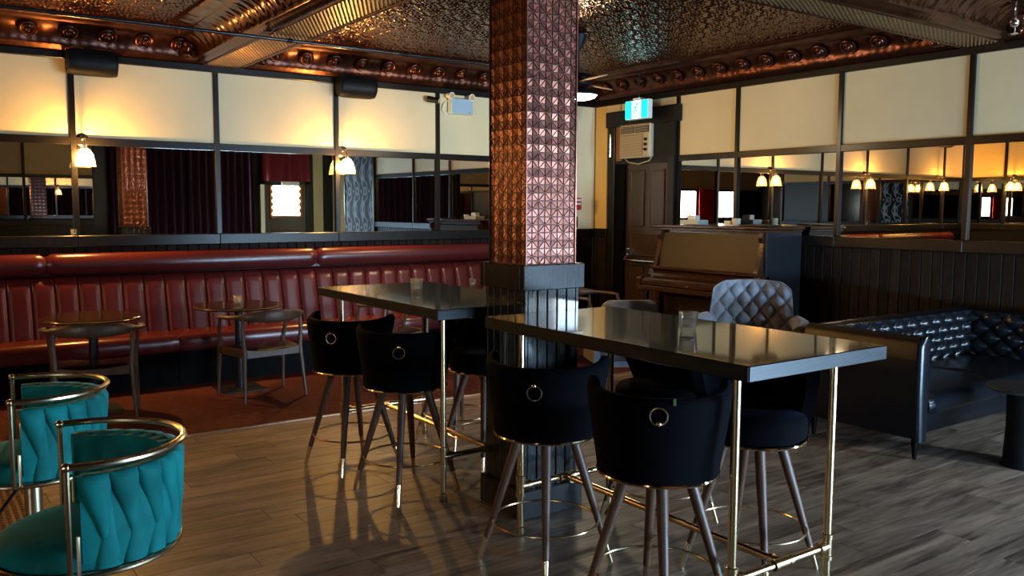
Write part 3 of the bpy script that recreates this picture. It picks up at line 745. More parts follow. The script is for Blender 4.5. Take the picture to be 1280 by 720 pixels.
bar_table(2.305, 3.125, 1.87, 3.484, 2.40, 2.975, 2.00, 3.31, 'long black bar table on brass pipe legs, glass tumbler on top, nearer the sofa')
bar_table(2.25, 3.08, 3.846, 5.42, 2.345, 2.965, 3.955, 5.26, 'long black bar table on brass pipe legs, between the column and the red carpet')

# ================================================================== BLACK BAR STOOLS  (local: faces +x)
def bar_stool(label, ring_up=False):
    t = thing('bar_stool', label, 'stool', (0, 0, 0), 0, 'black velvet bar stools')
    st = MB().lathe([(0.21, 0.610), (0.226, 0.625), (0.230, 0.66), (0.228, 0.695), (0.212, 0.717), (0.175, 0.728), (0.08, 0.735), (0.001, 0.736)], 36).build('seat', M_velvet, t, 60)
    def sm(x): return x * x * (3 - 2 * x)
    def base(u, v, th):
        A = (78 + 22 * sm(v)); a = R(180 + (2 * u - 1) * A)
        e = abs(2 * u - 1)
        z = 0.612 + v * (0.318 + 0.022 * e ** 4)
        r = 0.234 + 0.026 * sm(v) + 0.012 * e ** 6 * v - th
        return (r * math.cos(a), r * math.sin(a) * (1.0 + 0.04 * v), z)
    def fo(u, v):
        e = max(0, (v - 0.93) / 0.07); return base(u, v, 0.012 * e * e)
    def fi(u, v):
        e = max(0, (v - 0.93) / 0.07); return base(u, v, 0.048 - 0.012 * e * e)
    bk = MB().shell(fo, fi, 44, 16).build('backrest', M_velvet, t, 70)
    MB().ring((0, 0, 0.606), 0.230, 0.0075, 48, 8).build('seat_ring', M_brassb, t)
    MB().lathe([(0.12, 0.575), (0.19, 0.590), (0.222, 0.607)], 28).build('under_plate', M_iron, t)
    for k in range(4):
        a = PI / 4 + k * PI / 2; ca, sa = math.cos(a), math.sin(a)
        def pt(z): f_ = (0.60 - z) / 0.60; rr = 0.115 + 0.185 * f_; return (rr * ca, rr * sa, z)
        lg = MB().tube([pt(0.60), pt(0.45), pt(0.11)], [0.023, 0.022, 0.0145], 12).build('leg', M_walnut, t)
        MB().tube([pt(0.112), pt(0.0)], [0.0142, 0.010], 12).build('leg_tip', M_gold, lg)
    MB().ring((0, 0, 0.20), 0.238, 0.0062, 56, 8).build('foot_ring', M_gold, t)
    # ring pull at the back
    zb = 0.862 if not ring_up else 0.845; xb = -0.2560
    p = MB().ball((xb - 0.008, 0, zb), 0.0105, 12, 8)
    p.tube([(xb + 0.004, 0, zb), (xb - 0.01, 0, zb)], 0.006, 8); p.build('pull_knob', M_gold, bk)
    zc = zb + 0.026 if ring_up else zb - 0.033
    m = MB(); m.ring((xb - 0.010 + (0.004 if ring_up else 0.012) , 0, zc), 0.031, 0.0034, 32, 8, 'x')
    m.build('pull_ring', M_gold, bk)
    return t
BG = 'black velvet bar stools'
def set_stool(st, loc, face, legs=8):
    st.location = loc; st.rotation_euler = (0, 0, R(face))
    for ch in st.children:
        if ch.name.split('.')[0] == 'leg': ch.rotation_euler = (0, 0, R(legs - face))
    return st
s0 = set_stool(bar_stool('black velvet bar stool with hanging ring pull, at the bar table beside the column'), (2.315, 3.00, 0), 41)
s1 = set_stool(bar_stool('black velvet bar stool whose brass back ring stands flipped upward', True), (2.325, 2.31, 0), 45)
for loc, face, lab in (((3.02, 2.42, 0), 212, 'black velvet bar stool between the bar table and the black sofa'),
                       ((3.09, 3.06, 0), 178, 'black velvet bar stool between the bar table and the grey armchair'),
                       ((2.235, 4.88, 0), 38, 'black velvet bar stool with ring pull close to the red carpet edge'),
                       ((2.275, 4.25, 0), 54, 'black velvet bar stool with ring pull at the corner leg behind the column'),
                       ((2.93, 4.42, 0), 200, 'black velvet bar stool hidden behind the far table next to the column'),
                       ((3.06, 4.95, 0), 180, 'black velvet bar stool behind the far table near the carpet edge')):
    set_stool(copy_tree(s0, loc, 0, lab, BG), loc, face)
B(-0.257, -0.253, -0.060, -0.050, 0.912, 0.936).build('care_tag', mat('tag_green', (0.12, 0.20, 0.06), 0.6), s1)

# ================================================================== TEAL BAR STOOLS (local: faces -x, back at +x)
def teal_stool(label):
    t = thing('swivel_stool', label, 'stool', (0, 0, 0), 0, 'teal velvet swivel stools')
    MB().lathe([(0.205, 0.690), (0.222, 0.705), (0.224, 0.722), (0.212, 0.742), (0.18, 0.757), (0.10, 0.766), (0.001, 0.768)], 44).build('seat', M_teal, t, 60)
    MB().ring((0, 0, 0.694), 0.230, 0.0085, 64, 10).build('seat_ring', M_gold, t)
    MB().lathe([(0.19, 0.672), (0.215, 0.690)], 36).build('seat_pan', M_iron, t)
    A0 = R(102); Rr = 0.242
    pts = [(Rr * math.cos(a) * 1.02, Rr * math.sin(a), 0.972) for a in [(-A0 + 2 * A0 * i / 48) for i in range(49)]]
    MB().tube(pts, 0.0095, 10).build('top_rail', M_gold, t)
    for s_ in (-1, 1):
        a = s_ * A0; x, y = Rr * math.cos(a) * 1.02, Rr * math.sin(a)
        m = MB().tube([(x, y, 0.972), (x, y, 0.70), (x * 0.98, y * 0.97, 0.692)], 0.0075, 10)
        a2 = s_ * (A0 - R(4.5)); x2, y2 = Rr * math.cos(a2) * 1.02, Rr * math.sin(a2)
        m.tube([(x2, y2, 0.80), (x2, y2, 0.70), (x2 * .98, y2 * .97, 0.692)], 0.0055, 8); m.ball((x, y, 0.972), 0.0125, 10, 8)
        m.build('post', M_gold, t)
    # padded inner band
    A1 = R(96)
    def rad(v): return 0.222 + 0.012 * math.sin(PI * v)
    def fo(u, v): a = -A1 + 2 * A1 * u; r = rad(v); return (r * math.cos(a), r * math.sin(a), 0.715 + 0.225 * v + 0.006 * abs(math.sin(u * 14 * PI)) * (v > 0.95))
    def fi(u, v):
        a = -A1 + 2 * A1 * u; r = rad(v) - 0.034 - 0.012 * abs(math.sin(u * 11 * PI + v * 1.2)) * math.sin(PI * min(1, v + 0.1)) ; return (r * math.cos(a), r * math.sin(a), 0.715 + 0.225 * v)
    MB().shell(fo, fi, 110, 12).build('back_band', M_teal, t, 70)
    # hanging tapered pads woven over the outside
    npad = 11
    for k in range(npad):
        ac = -A1 + (k + 0.5) * 2 * A1 / npad; hw = A1 / npad * 1.12
        m = MB()
        def po(u, v, off=1.0):
            wv = hw * (1.0 - 0.92 * max(0, v - 0.04) ** 1.25); tw = 0.10 * (v - 0.2)
            a = ac + (2 * u - 1) * wv + tw; bul = 0.020 * (1 - (2 * u - 1) ** 2) ** 0.6 * (1 - 0.55 * v) * min(1, 6 * (1 - v) + 0.05) * min(1, v * 6 + 0.5)
            r = 0.231 + bul * off; z = 0.945 - 0.175 * v
            return (r * math.cos(a), r * math.sin(a), z)
        m.shell(lambda u, v: po(u, v), lambda u, v: tuple(c_ * f_ for c_, f_ in zip(po(u, v, 0.0), (0.95, 0.95, 1))), 8, 10)
        m.build('woven_pad', M_teal, t, 70)
    for k in range(npad):
        ac = -A1 + (k + 1.0) * 2 * A1 / npad - 0.04; hw = A1 / npad * 1.0
        if k == npad - 1: continue
        m = MB()
        def pl(u, v, off=1.0):
            wv = hw * (0.15 + 0.85 * v ** 0.8); a = ac + (2 * u - 1) * wv
            bul = 0.012 * (1 - (2 * u - 1) ** 2) ** 0.6; r = 0.228 + bul * off - 0.006 * v; return (r * math.cos(a), r * math.sin(a), 0.89 - 0.185 * v)
        m.shell(lambda u, v: pl(u, v), lambda u, v: tuple(c_ * f_ for c_, f_ in zip(pl(u, v, 0.0), (0.96, 0.96, 1))), 6, 8)
        m.build('lower_pad', M_teal, t, 70)
    pd = MB().tube([(0, 0, 0.03), (0, 0, 0.675)], 0.030, 20).build('pedestal', M_gold, t)
    MB().lathe([(0.034, 0.40), (0.040, 0.405), (0.040, 0.43), (0.034, 0.435)], 20).build('collar', M_gold, pd)
    MB().lathe([(0.20, 0.0), (0.205, 0.008), (0.19, 0.018), (0.06, 0.032), (0.03, 0.05)], 40).build('base_plate', M_gold, t)
    m = MB(); m.tube([(0, 0, 0.30), (-0.06, 0.10, 0.30), (-0.16, 0.13, 0.30), (-0.215, 0.06, 0.30), (-0.215, -0.06, 0.30), (-0.16, -0.13, 0.30), (-0.06, -0.10, 0.30), (0, 0, 0.30)], 0.011, 10)
    m.build('footrest', M_gold, t)
    MB().tube([(0.0, -0.02, 0.66), (-0.05, -0.10, 0.645), (-0.10, -0.19, 0.60)], 0.006, 8).build('height_lever', M_chrome, t)
    return t
ta = teal_stool('teal velvet swivel bar stool with gold rail, standing by the bare plank floor'); ta.location = (0.365, 2.48, 0.006); ta.rotation_euler = (0, 0, R(-6))
copy_tree(ta, (0.325, 3.34, 0.006), R(-6), 'teal velvet swivel bar stool with gold rail, closer to the red carpet and wooden chair', 'teal velvet swivel stools')

# ================================================================== ROUND TABLES + WOODEN CHAIRS
def round_table(loc, r, label):
    t = thing('round_table', label, 'table', loc, 0, 'round pedestal tables along the banquette')
    tp = MB().lathe([(r - 0.02, 0.722), (r - 0.004, 0.726), (r, 0.735), (r, 0.742), (r - 0.006, 0.750), (0.001, 0.7505)], 48).build('tabletop', M_rush, t, 30)
    MB().ring((0, 0, 0.738), r - 0.001, 0.006, 56, 8).build('rim', M_edge, tp)
    MB().tube([(0, 0, 0.015), (0, 0, 0.722)], 0.035, 18).build('post', M_iron, t)
    B(-0.10, 0.10, -0.10, 0.10, 0.708, 0.722).build('top_plate', M_iron, t)
    m = MB(); m.M = Matrix.Rotation(R(45), 4, 'Z'); m.lathe([(0.265, 0.002), (0.265, 0.008), (0.06, 0.018)], 4); m.M = None
    m.build('base_plate', M_iron, t)
    return t
round_table((1.17, 7.30, 0.003), 0.36, 'dark round pedestal table with nothing on it, by the banquette')
round_table((2.37, 7.50, 0.003), 0.37, 'dark round pedestal table with small glass on it, by the banquette')
round_table((5.00, 7.62, 0.003), 0.36, 'dark round pedestal table tucked behind the copper column')
def elbow_chair(label):           # local: faces +y
    t = thing('elbow_chair', label, 'chair', (0, 0, 0), 0, 'wooden elbow chairs')
    pts = []; vs = []; n = 44; k = 12
    m = MB(); ring = []
    for i in range(n + 1):
        u = i / n; th = R(-112 + 224 * u) - PI / 2
        e = abs(2 * u - 1)
        px, py = 0.335 * math.cos(th), 0.05 + 0.30 * math.sin(th)
        pz = 0.695 - 0.010 * e ** 2 + 0.010 * math.cos(e * PI / 2)
        hh = 0.017 + 0.036 * max(0, 1 - (e / 0.55) ** 2) ** 1.0; ht = 0.013 + 0.012 * min(1, e / 0.6) + 0.010 * max(0, (e - 0.7) / 0.3)
        if e > 0.97: hh *= 0.7; ht *= 0.7
        nx, ny = math.cos(th), math.sin(th)
        for j in range(k):
            a = 2 * PI * j / k; ring.append((px + nx * ht * math.cos(a), py + ny * ht * math.cos(a), pz + hh * math.sin(a)))
    fs = [(i * k + j, i * k + (j + 1) % k, (i + 1) * k + (j + 1) % k, (i + 1) * k + j) for i in range(n) for j in range(k)]
    fs += [tuple(range(k)), tuple(n * k + j for j in range(k))]
    m.add(ring, fs); m.build('top_rail', M_oak, t, 50)
    for sx in (-1, 1):
        MB().tube([(sx * 0.275, -0.20, 0.0), (sx * 0.262, -0.175, 0.22), (sx * 0.250, -0.155, 0.42), (sx * 0.262, -0.15, 0.58), (sx * 0.255, -0.155, 0.69)], [0.011, 0.017, 0.020, 0.016, 0.012], 12).build('leg', M_oak, t)
        MB().tube([(sx * 0.30, 0.26, 0.0), (sx * 0.295, 0.245, 0.22), (sx * 0.285, 0.235, 0.42), (sx * 0.305, 0.20, 0.58), (sx * 0.315, 0.15, 0.695)], [0.011, 0.017, 0.020, 0.016, 0.012], 12).build('leg', M_oak, t)
        MB().add([(sx * (0.242 + 0.040 * a) + dx, -0.155 + 0.39 * a, z) for a in (0, 1) for dx in (-0.012, 0.012) for z in (0.365, 0.428)], [(0, 1, 3, 2), (4, 6, 7, 5), (0, 4, 5, 1), (2, 3, 7, 6), (0, 2, 6, 4), (1, 5, 7, 3)]).build('seat_rail', M_oak, t)
    def rail(yc, hw):
        mm = MB()
        def f0(u, v): x = (2 * u - 1) * hw; d = 0.022 * (1 - (2 * u - 1) ** 2); return (x, yc - 0.012, 0.362 + (0.068) * v - d * v)
        def f1(u, v): p = f0(u, v); return (p[0], yc + 0.012, p[2])
        mm.shell(f0, f1, 12, 2); mm.build('seat_rail', M_oak, t)
    rail(-0.155, 0.24); rail(0.235, 0.275)
    def so(u, v):
        x = (2 * u - 1) * (0.232 + 0.035 * v); y = -0.143 + 0.375 * v
        e = (1 - (2 * u - 1) ** 4) * (1 - (2 * v - 1) ** 4); return (x, y, 0.425 + 0.022 * math.sqrt(max(0, e)) - 0.018 * (1 - (2 * u - 1) ** 2))
    MB().shell(so, lambda u, v: (so(u, v)[0], so(u, v)[1], 0.392), 14, 12).build('seat_pad', M_bleather, t, 50)
    return t
c1 = elbow_chair('curved-rail wooden chair with dark seat at the round table without a glass'); c1.location = (1.12, 6.98, 0.005); c1.rotation_euler = (0, 0, R(-10))
copy_tree(c1, (2.455, 7.10, 0.005), R(7), 'curved-rail wooden chair with dark seat at the round table holding a small glass', 'wooden elbow chairs')
copy_tree(c1, (3.80, 7.28, 0.005), R(12), 'curved-rail wooden chair glimpsed beneath the far bar table on the carpet', 'wooden elbow chairs')
copy_tree(c1, (5.85, 6.85, 0.005), R(200), 'curved-rail wooden chair behind the column, in front of the dark door', 'wooden elbow chairs')

# ================================================================== GLASSES
def tumbler(loc, label, s=1.0):
    t = thing('tumbler', label, 'glass', loc, 0, 'clear glass tumblers')
    n = 24; m = MB()
    def flute(r): return [r * (1 + 0.03 * math.cos(12 * 2 * PI * k / n)) for k in range(n)]
    prof = [(0.030, 0.0), (0.034, 0.004), (0.036, 0.03), (0.041, 0.085), (0.0395, 0.087), (0.0375, 0.085), (0.0325, 0.032), (0.028, 0.022), (0.001, 0.020)]
    vs = [(s * r * (1 + (0.035 * math.cos(8 * 2 * PI * k / 32) if 0.003 < z < 0.06 else 0)) * math.cos(2 * PI * k / 32), s * r * (1 + (0.035 * math.cos(8 * 2 * PI * k / 32) if 0.003 < z < 0.06 else 0)) * math.sin(2 * PI * k / 32), s * z) for r, z in prof for k in range(32)]
    fs = [(i * 32 + k, i * 32 + (k + 1) % 32, (i + 1) * 32 + (k + 1) % 32, (i + 1) * 32 + k) for i in range(len(prof) - 1) for k in range(32)]
    fs.append(tuple(range(32))); fs.append(tuple((len(prof) - 1) * 32 + k for k in range(32)))
    m.add(vs, fs); m.build('glass_body', M_glass, t, 40)
    MB().lathe([(0.020 * s, 0.024 * s), (0.021 * s, 0.036 * s), (0.001, 0.037 * s)], 16).build('candle', M_candle, t)
    return t
tumbler((2.745, 2.56, 1.0725), 'clear glass tumbler on the bar table nearer the sofa')
tumbler((2.615, 4.73, 1.0725), 'clear glass tumbler on the bar table behind the column')
tumbler((2.345, 7.44, 0.7545), 'small clear glass on the round table', 0.95)
tumbler((5.03, 7.85, 0.7545), 'small clear glass on the round table beside the copper column', 0.95)
tumbler((1.24, YB - 0.032, Z_MB + 0.001), 'tiny clear glass on the ledge under the banquette mirrors', 0.62)

# ================================================================== SCONCES
def sconce(o, n, label, k=1.0):
    """o = wall point; n = wall normal"""
    rz = math.atan2(n[1], n[0]) + PI / 2          # local -y is away from the wall
    t = thing('wall_sconce', label, 'wall lamp', o, rz, 'glass shade wall sconces')
    m = MB(); m.M = Matrix.Rotation(PI / 2, 4, 'X'); m.lathe([(0.062, 0.0), (0.062, 0.008), (0.052, 0.014), (0.001, 0.018)], 28); m.M = None
    m.build('wall_plate', M_nickel, t)
    a = MB(); a.tube([(0, -0.015, 0.0), (0, -0.07, 0.004), (0, -0.125, 0.0), (0, -0.140, -0.02), (0, -0.140, -0.05)], 0.0065, 10)
    a.ball((0, -0.03, 0.0), 0.014, 10, 8); a.build('arm', M_nickel, t)
    MB().lathe([(0.016, -0.10), (0.020, -0.098), (0.020, -0.055), (0.010, -0.045)], 18, (0, -0.140, 0)).build('socket', M_nickel, t)
    MB().lathe([(0.022, -0.085), (0.044, -0.100), (0.064, -0.135), (0.076, -0.19), (0.084, -0.245)], 30, (0, -0.140, 0), False, False).build('glass_shade', M_shade, t, 60)
    MB().lathe([(0.012, -0.10), (0.016, -0.115), (0.034, -0.14), (0.044, -0.172), (0.040, -0.20), (0.022, -0.222), (0.001, -0.228)], 18, (0, -0.140, 0)).build('bulb', M_bulbglass, t, 60)
    MB().tube([(0, -0.140, -0.10), (0.006, -0.140, -0.125), (-0.006, -0.140, -0.15), (0.004, -0.140, -0.185)], 0.003, 6).build('filament', M_bulb, t)
    l = bpy.data.lights.new('sconce_light', 'POINT'); l.energy = SCONCE_W * k; l.color = SCONCE_C; l.shadow_soft_size = 0.022
    lo = bpy.data.objects.new('sconce_light', l); COL.objects.link(lo); lo.parent = t; lo.location = (0, -0.140, -0.165)
    return t
sconce((1.335, YB - 0.002, 2.195), (0, -1, 0), 'glass shade wall sconce above the round table with no glass')
sconce((3.81, YB - 0.002, 2.195), (0, -1, 0), 'glass shade wall sconce nearer the copper column')
sconce((-1.0, YB - 0.002, 2.195), (0, -1, 0), 'glass shade wall sconce next to the yellow end wall corner, mirrored on the right', 0.6)
sconce((XE + 0.002, 7.55, 2.195), (1, 0, 0), 'glass shade wall sconce on the yellow end wall, seen in a mirror', 0.4)

# ================================================================== WALL FITTINGS
def speaker(x, label):
    t = thing('wall_speaker', label, 'speaker', (x, YB, 2.86), 0, 'black wall speakers')
    prof = []
    m = MB(); L_ = 0.40; k = 16
    pts = []
    def fn(u, v):
        a = -PI * 0.62 + PI * 1.24 * v; tap = 1 - 0.10 * abs(2 * u - 1) ** 6
        return ((u - 0.5) * L_, -0.13 - 0.095 * math.cos(a) * tap, -0.01 + 0.115 * math.sin(a) * tap)
    m.grid(fn, 12, k); m.build('grille', M_black, t, 50)
    B(-L_ / 2 + 0.006, L_ / 2 - 0.006, -0.135, -0.075, -0.11, 0.08, 0.02).build('cabinet', M_black, t)
    for s_ in (-1, 1):
        m = MB(); m.M = Matrix.Translation((s_ * (L_ / 2 - 0.006), -0.13, -0.01)) @ Matrix.Rotation(PI / 2, 4, 'Y'); m.lathe([(0.098, -0.004), (0.094, 0.006), (0.001, 0.008)], 24); m.build('end_cap', M_black, t)
    B(-0.03, 0.03, -0.09, -0.035, -0.05, 0.05, 0.006).build('bracket', M_iron, t)
    return t
speaker(1.42, 'black curved wall speaker above the sconce over the empty round table')
speaker(3.93, 'black curved wall speaker above the sconce nearer the copper column')
speaker(-1.0, 'black curved wall speaker next to the yellow end wall corner, seen in a mirror')
t = thing('security_camera', 'small black bullet camera on the cream panel beside the emergency light', 'camera', (4.86, YB, 2.80))
MB().tube([(0, -0.015, 0), (0, -0.04, 0)], 0.02, 14).build('mount', M_black, t)
MB().tube([(0.0, -0.04, 0.0), (0.01, -0.09, -0.005)], 0.010, 10).build('stem', M_black, t)
bd = MB().tube([(-0.04, -0.06, 0.005), (0.05, -0.15, -0.02)], 0.034, 18).build('camera_body', M_black, t)
MB().tube([(0.049, -0.149, -0.0195), (0.052, -0.152, -0.0205)], 0.026, 16).build('lens', M_chrome, bd)
t = thing('emergency_light', 'pale blue emergency light box with two round lamp heads', 'emergency light', (5.27, YB, 2.76))
B(-0.17, 0.12, -0.105, -0.016, -0.10, 0.075, 0.008).build('box', M_blue, t)
B(0.055, 0.075, -0.107, -0.103, -0.082, -0.075).build('badge', M_black, t)
for xx in (-0.17, 0.10):
    m = MB(); m.tube([(xx, -0.06, 0.07), (xx, -0.07, 0.10)], 0.008, 8); m.build('head_stem', M_white, t)
    hd = MB().tube([(xx - 0.01, -0.04, 0.105), (xx + 0.0, -0.12, 0.095)], [0.03, 0.040], 18).build('lamp_head', M_white, t)
    MB().tube([(xx + 0.0, -0.121, 0.095), (xx + 0.0005, -0.124, 0.0945)], 0.030, 16).build('lens', M_chrome, hd)
m = MB(); m.tube([(-0.17, -0.03, 0.05), (-0.22, -0.03, 0.02), (-0.25, -0.03, -0.05), (-0.21, -0.03, -0.10), (-0.17, -0.04, -0.08)], 0.006, 8); m.build('cable', M_white, t)
t = thing('alarm_pull', 'red fire alarm pull station on the cream wall beside the column', 'fire alarm', (6.97, YB - 0.034, 1.66))
B(-0.06, 0.06, -0.06, 0.0, -0.075, 0.075, 0.008).build('body', M_red, t); B(-0.04, 0.04, -0.07, -0.058, -0.012, 0.012, 0.003).build('handle', M_white, t)
B(-0.05, 0.05, -0.063, -0.058, 0.035, 0.06).build('plate', M_white, t)
tag(B(6.90, 7.0, YB - 0.06, YB - 0.036, 1.36, 1.50, 0.006).build('wall_switch', M_black), 'small black switch plate below the red fire alarm', 'switch')
# conduit pipe under the ceiling
t = thing('ceiling_pipe', 'thin black pipe running below the copper ceiling along the banquette side', 'pipe', (0, 6.68, 2.912))
MB().tube([(XE, 0, 0), (4.9, 0, 0)], 0.0135, 12).build('pipe', mat('pipe_black', (0.012, 0.011, 0.011), 0.22), t)
for xx in (0.9, 2.57, 3.6, 4.6):
    h = (ZS - 2.912 - 0.012) if BX0 < xx < BX1 else (ZC - 2.912)
    m = MB()
    if h < 0.1: m.tube([(xx, 0, 0), (xx, 0, h)], 0.006, 8)
    m.tube([(xx - 0.02, 0, 0), (xx + 0.02, 0, 0)], 0.019, 12); m.build('hanger', M_black, t)
# ceiling fan
FX, FY = 5.20, 6.30
t = thing('ceiling_fan', 'dark ceiling fan with tan blades and lit lamp, behind the column', 'fan', (FX, FY, 2.66), R(20))
MB().lathe([(0.025, 0.40), (0.075, 0.50), (0.085, 0.545), (0.001, 0.548)], 24).build('canopy', M_black, t)
MB().tube([(0, 0, 0.18), (0, 0, 0.46)], 0.014, 12).build('rod', M_black, t)
MB().lathe([(0.03, 0.20), (0.10, 0.185), (0.125, 0.15), (0.125, 0.085), (0.09, 0.06), (0.07, 0.05)], 28).build('motor', M_black, t)
MB().lathe([(0.07, 0.05), (0.16, 0.035), (0.195, 0.0), (0.19, -0.012)], 30, cap1=False).build('lamp_shade', M_black, t)
MB().lathe([(0.183, -0.006), (0.165, -0.030), (0.10, -0.048), (0.001, -0.053)], 30).build('lamp_lens', M_fanlens, t)
for k in range(3):
    a = k * 2 * PI / 3 + R(-2)
    m = MB(); m.M = Matrix.Rotation(a, 4, 'Z') @ Matrix.Rotation(R(12), 4, 'X')
    m.box(0.11, 0.20, -0.02, 0.02, 0.094, 0.102); br = m.build('blade_iron', M_black, t)
    m = MB(); m.M = Matrix.Rotation(a, 4, 'Z') @ Matrix.Rotation(R(12), 4, 'X')
    m.add([(0.17, -0.05, .103), (0.46, -0.085, .103), (0.50, -0.04, .103), (0.50, 0.04, .103), (0.46, 0.085, .103), (0.17, 0.05, .103), (0.17, -0.05, .111), (0.46, -0.085, .111), (0.50, -0.04, .111), (0.50, 0.04, .111), (0.46, 0.085, .111), (0.17, 0.05, .111)],
          [(5, 4, 3, 2, 1, 0), (6, 7, 8, 9, 10, 11)] + [(i, (i + 1) % 6, 6 + (i + 1) % 6, 6 + i) for i in range(6)])
    m.build('blade', M_tan, t)
l = bpy.data.lights.new('fan_light', 'POINT'); l.energy = 30; l.color = (1, 0.80, 0.50); l.shadow_soft_size = 0.12
lo = bpy.data.objects.new('fan_light', l); COL.objects.link(lo); lo.parent = t; lo.location = (0, 0, -0.19)
# sprinkler
t = thing('sprinkler', 'small chrome sprinkler head on the copper ceiling beam', 'sprinkler', (6.86, 3.20, 3.0))
MB().ball((0, 0, 0.0), 0.036, 16, 10).build('cap', M_chrome, t); MB().tube([(0, 0, 0.03), (0, 0, 0.19)], 0.012, 10).build('stem', M_chrome, t)
MB().lathe([(0.010, -0.09), (0.028, -0.085), (0.028, -0.08), (0.008, -0.075), (0.008, -0.03)], 16).build('deflector', M_chrome, t)

# ================================================================== DOOR IN THE RIGHT WALL
# opening: y 7.13..8.04, leaf recessed into the wall
dl, dr = 8.04, 7.13
d1 = struct(B(XR - 0.02, XR + 0.0, dr, 7.87, 0.02, 2.17, 0.0).build('door_1', M_door))
for (y0, y1, z0, z1) in ((7.56, 7.77, 1.40, 2.05), (7.22, 7.44, 1.40, 2.05), (7.22, 7.77, 1.04, 1.30), (7.56, 7.77, 0.25, 0.92), (7.22, 7.44, 0.25, 0.92)):
    pn = B(XR - 0.034, XR - 0.018, y0, y1, z0, z1, 0.012).build('door_panel', M_door, d1)
    for a in ((y0 - .012, y0 + .012, z0 - .012, z1 + .012), (y1 - .012, y1 + .012, z0 - .012, z1 + .012), (y0, y1, z0 - .012, z0 + .012), (y0, y1, z1 - .012, z1 + .012)):
        B(XR - 0.040, XR - 0.018, *a, 0.005).build('bead', M_door, pn)
m = MB(); m.tube([(XR - 0.04, 7.74, 1.09), (XR - 0.10, 7.75, 1.04), (XR - 0.11, 7.80, 0.985), (XR - 0.115, 7.70, 0.975), (XR - 0.115, 7.18, 0.975)], 0.014, 10)
m.box(XR - 0.10, XR - 0.02, 7.71, 7.77, 1.03, 1.12, 0.008); m.build('push_bar', M_chrome, d1, label='chrome push bar')
tr = struct(B(XR - 0.075, XR, 8.04, 8.16, 0, 2.60, 0.006).build('trim_15', M_dark))
B(XR - 0.055, XR, 7.87, 8.04, 0, 2.16).build('jamb', M_kick, tr)
B(XR - 0.075, XR, 7.02, 7.13, 0, 2.72, 0.006).build('casing', M_dark, tr)
B(XR - 0.085, XR, 6.97, 8.20, 2.60, 2.79, 0.008).build('header', M_dark, tr)
B(XR - 0.045, XR, 7.13, 7.42, 2.17, 2.62).build('transom_panel', M_dark, tr)
B(XR - 0.05, XR, 7.94, 8.05, 2.17, 2.62).build('transom_panel', M_rawwood, tr)
B(XR - 0.06, XR, 7.13, 8.04, 2.145, 2.185, 0.004).build('transom_bar', M_dark, tr)
B(XR - 0.088, XR - 0.076, 8.10, 8.12, 2.24, 2.52, 0.003).build('door_chain', M_chrome, tr)
# window air conditioner
t = thing('air_conditioner', 'beige window air conditioner mounted above the dark panelled door', 'air conditioner', (XR + 0.06, 7.66, 2.19))
B(-0.16, 0.14, -0.27, 0.26, 0.02, 0.42, 0.012).build('case', M_acbody, t)
for (y0, y1) in ((0.005, 0.235), (-0.245, -0.01)):
    vt = B(-0.168, -0.158, y0, y1, 0.315, 0.395, 0.003).build('vent', M_black, t)
    for q in range(4): B(-0.174, -0.166, y0 + 0.005, y1 - 0.005, 0.325 + q * 0.018, 0.331 + q * 0.018).build('louvre', M_acbody, vt)
gr = B(-0.168, -0.158, -0.15, 0.24, 0.04, 0.30, 0.003).build('grille', M_acgrille, t)
for q in range(12): B(-0.176, -0.166, -0.145, 0.235, 0.052 + q * 0.02, 0.060 + q * 0.02).build('slat', M_acbody, gr)
cp = B(-0.168, -0.158, -0.25, -0.165, 0.04, 0.30, 0.003).build('control_panel', M_acbody, t)
for zz in (0.11, 0.17, 0.23): MB().tube([(-0.166, -0.208, zz), (-0.19, -0.208, zz)], 0.018, 14).build('knob', M_black, cp)
MB().tube([(-0.10, -0.265, 0.05), (-0.12, -0.22, -0.02), (-0.13, -0.05, -0.055), (-0.13, 0.12, -0.03), (-0.10, 0.22, 0.015)], 0.007, 8).build('cord', M_acbody, t)
# exit sign
t = thing('exit_sign', 'lit green and white running-man exit sign above the door', 'sign', (XR - 0.30, 7.38, 2.74))
B(-0.035, 0.035, -0.19, 0.19, -0.11, 0.11, 0.006).build('housing', M_white, t)
B(-0.040, -0.034, -0.075, 0.075, -0.10, 0.10).build('white_panel', M_exitw, t)
for y0, y1 in ((-0.182, -0.075), (0.075, 0.182)): B(-0.040, -0.034, y0, y1, -0.10, 0.10).build('green_panel', M_exitg, t)
fg = MB().ball((-0.043, -0.012, 0.062), 0.015, 10, 6)
for pts, r in ((((0.005, 0.045), (0.015, -0.005)), 0.011), (((0.015, -0.005), (-0.018, -0.035), (-0.008, -0.08)), 0.008), (((0.015, -0.005), (0.035, -0.045), (0.06, -0.06)), 0.008), (((0.004, 0.04), (-0.030, 0.02), (-0.045, 0.03)), 0.006), (((0.004, 0.04), (0.038, 0.025), (0.045, -0.002)), 0.006)):
    fg.tube([(-0.042, a, b) for a, b in pts], r, 8)
fg.build('running_man', M_exitg, t)
MB().tube([(0.0, 0.0, 0.11), (0.0, 0.0, 0.445)], 0.008, 8).build('stem', M_black, t); B(-0.05, 0.05, -0.05, 0.05, 0.115, 0.13).build('canopy', M_white, t)

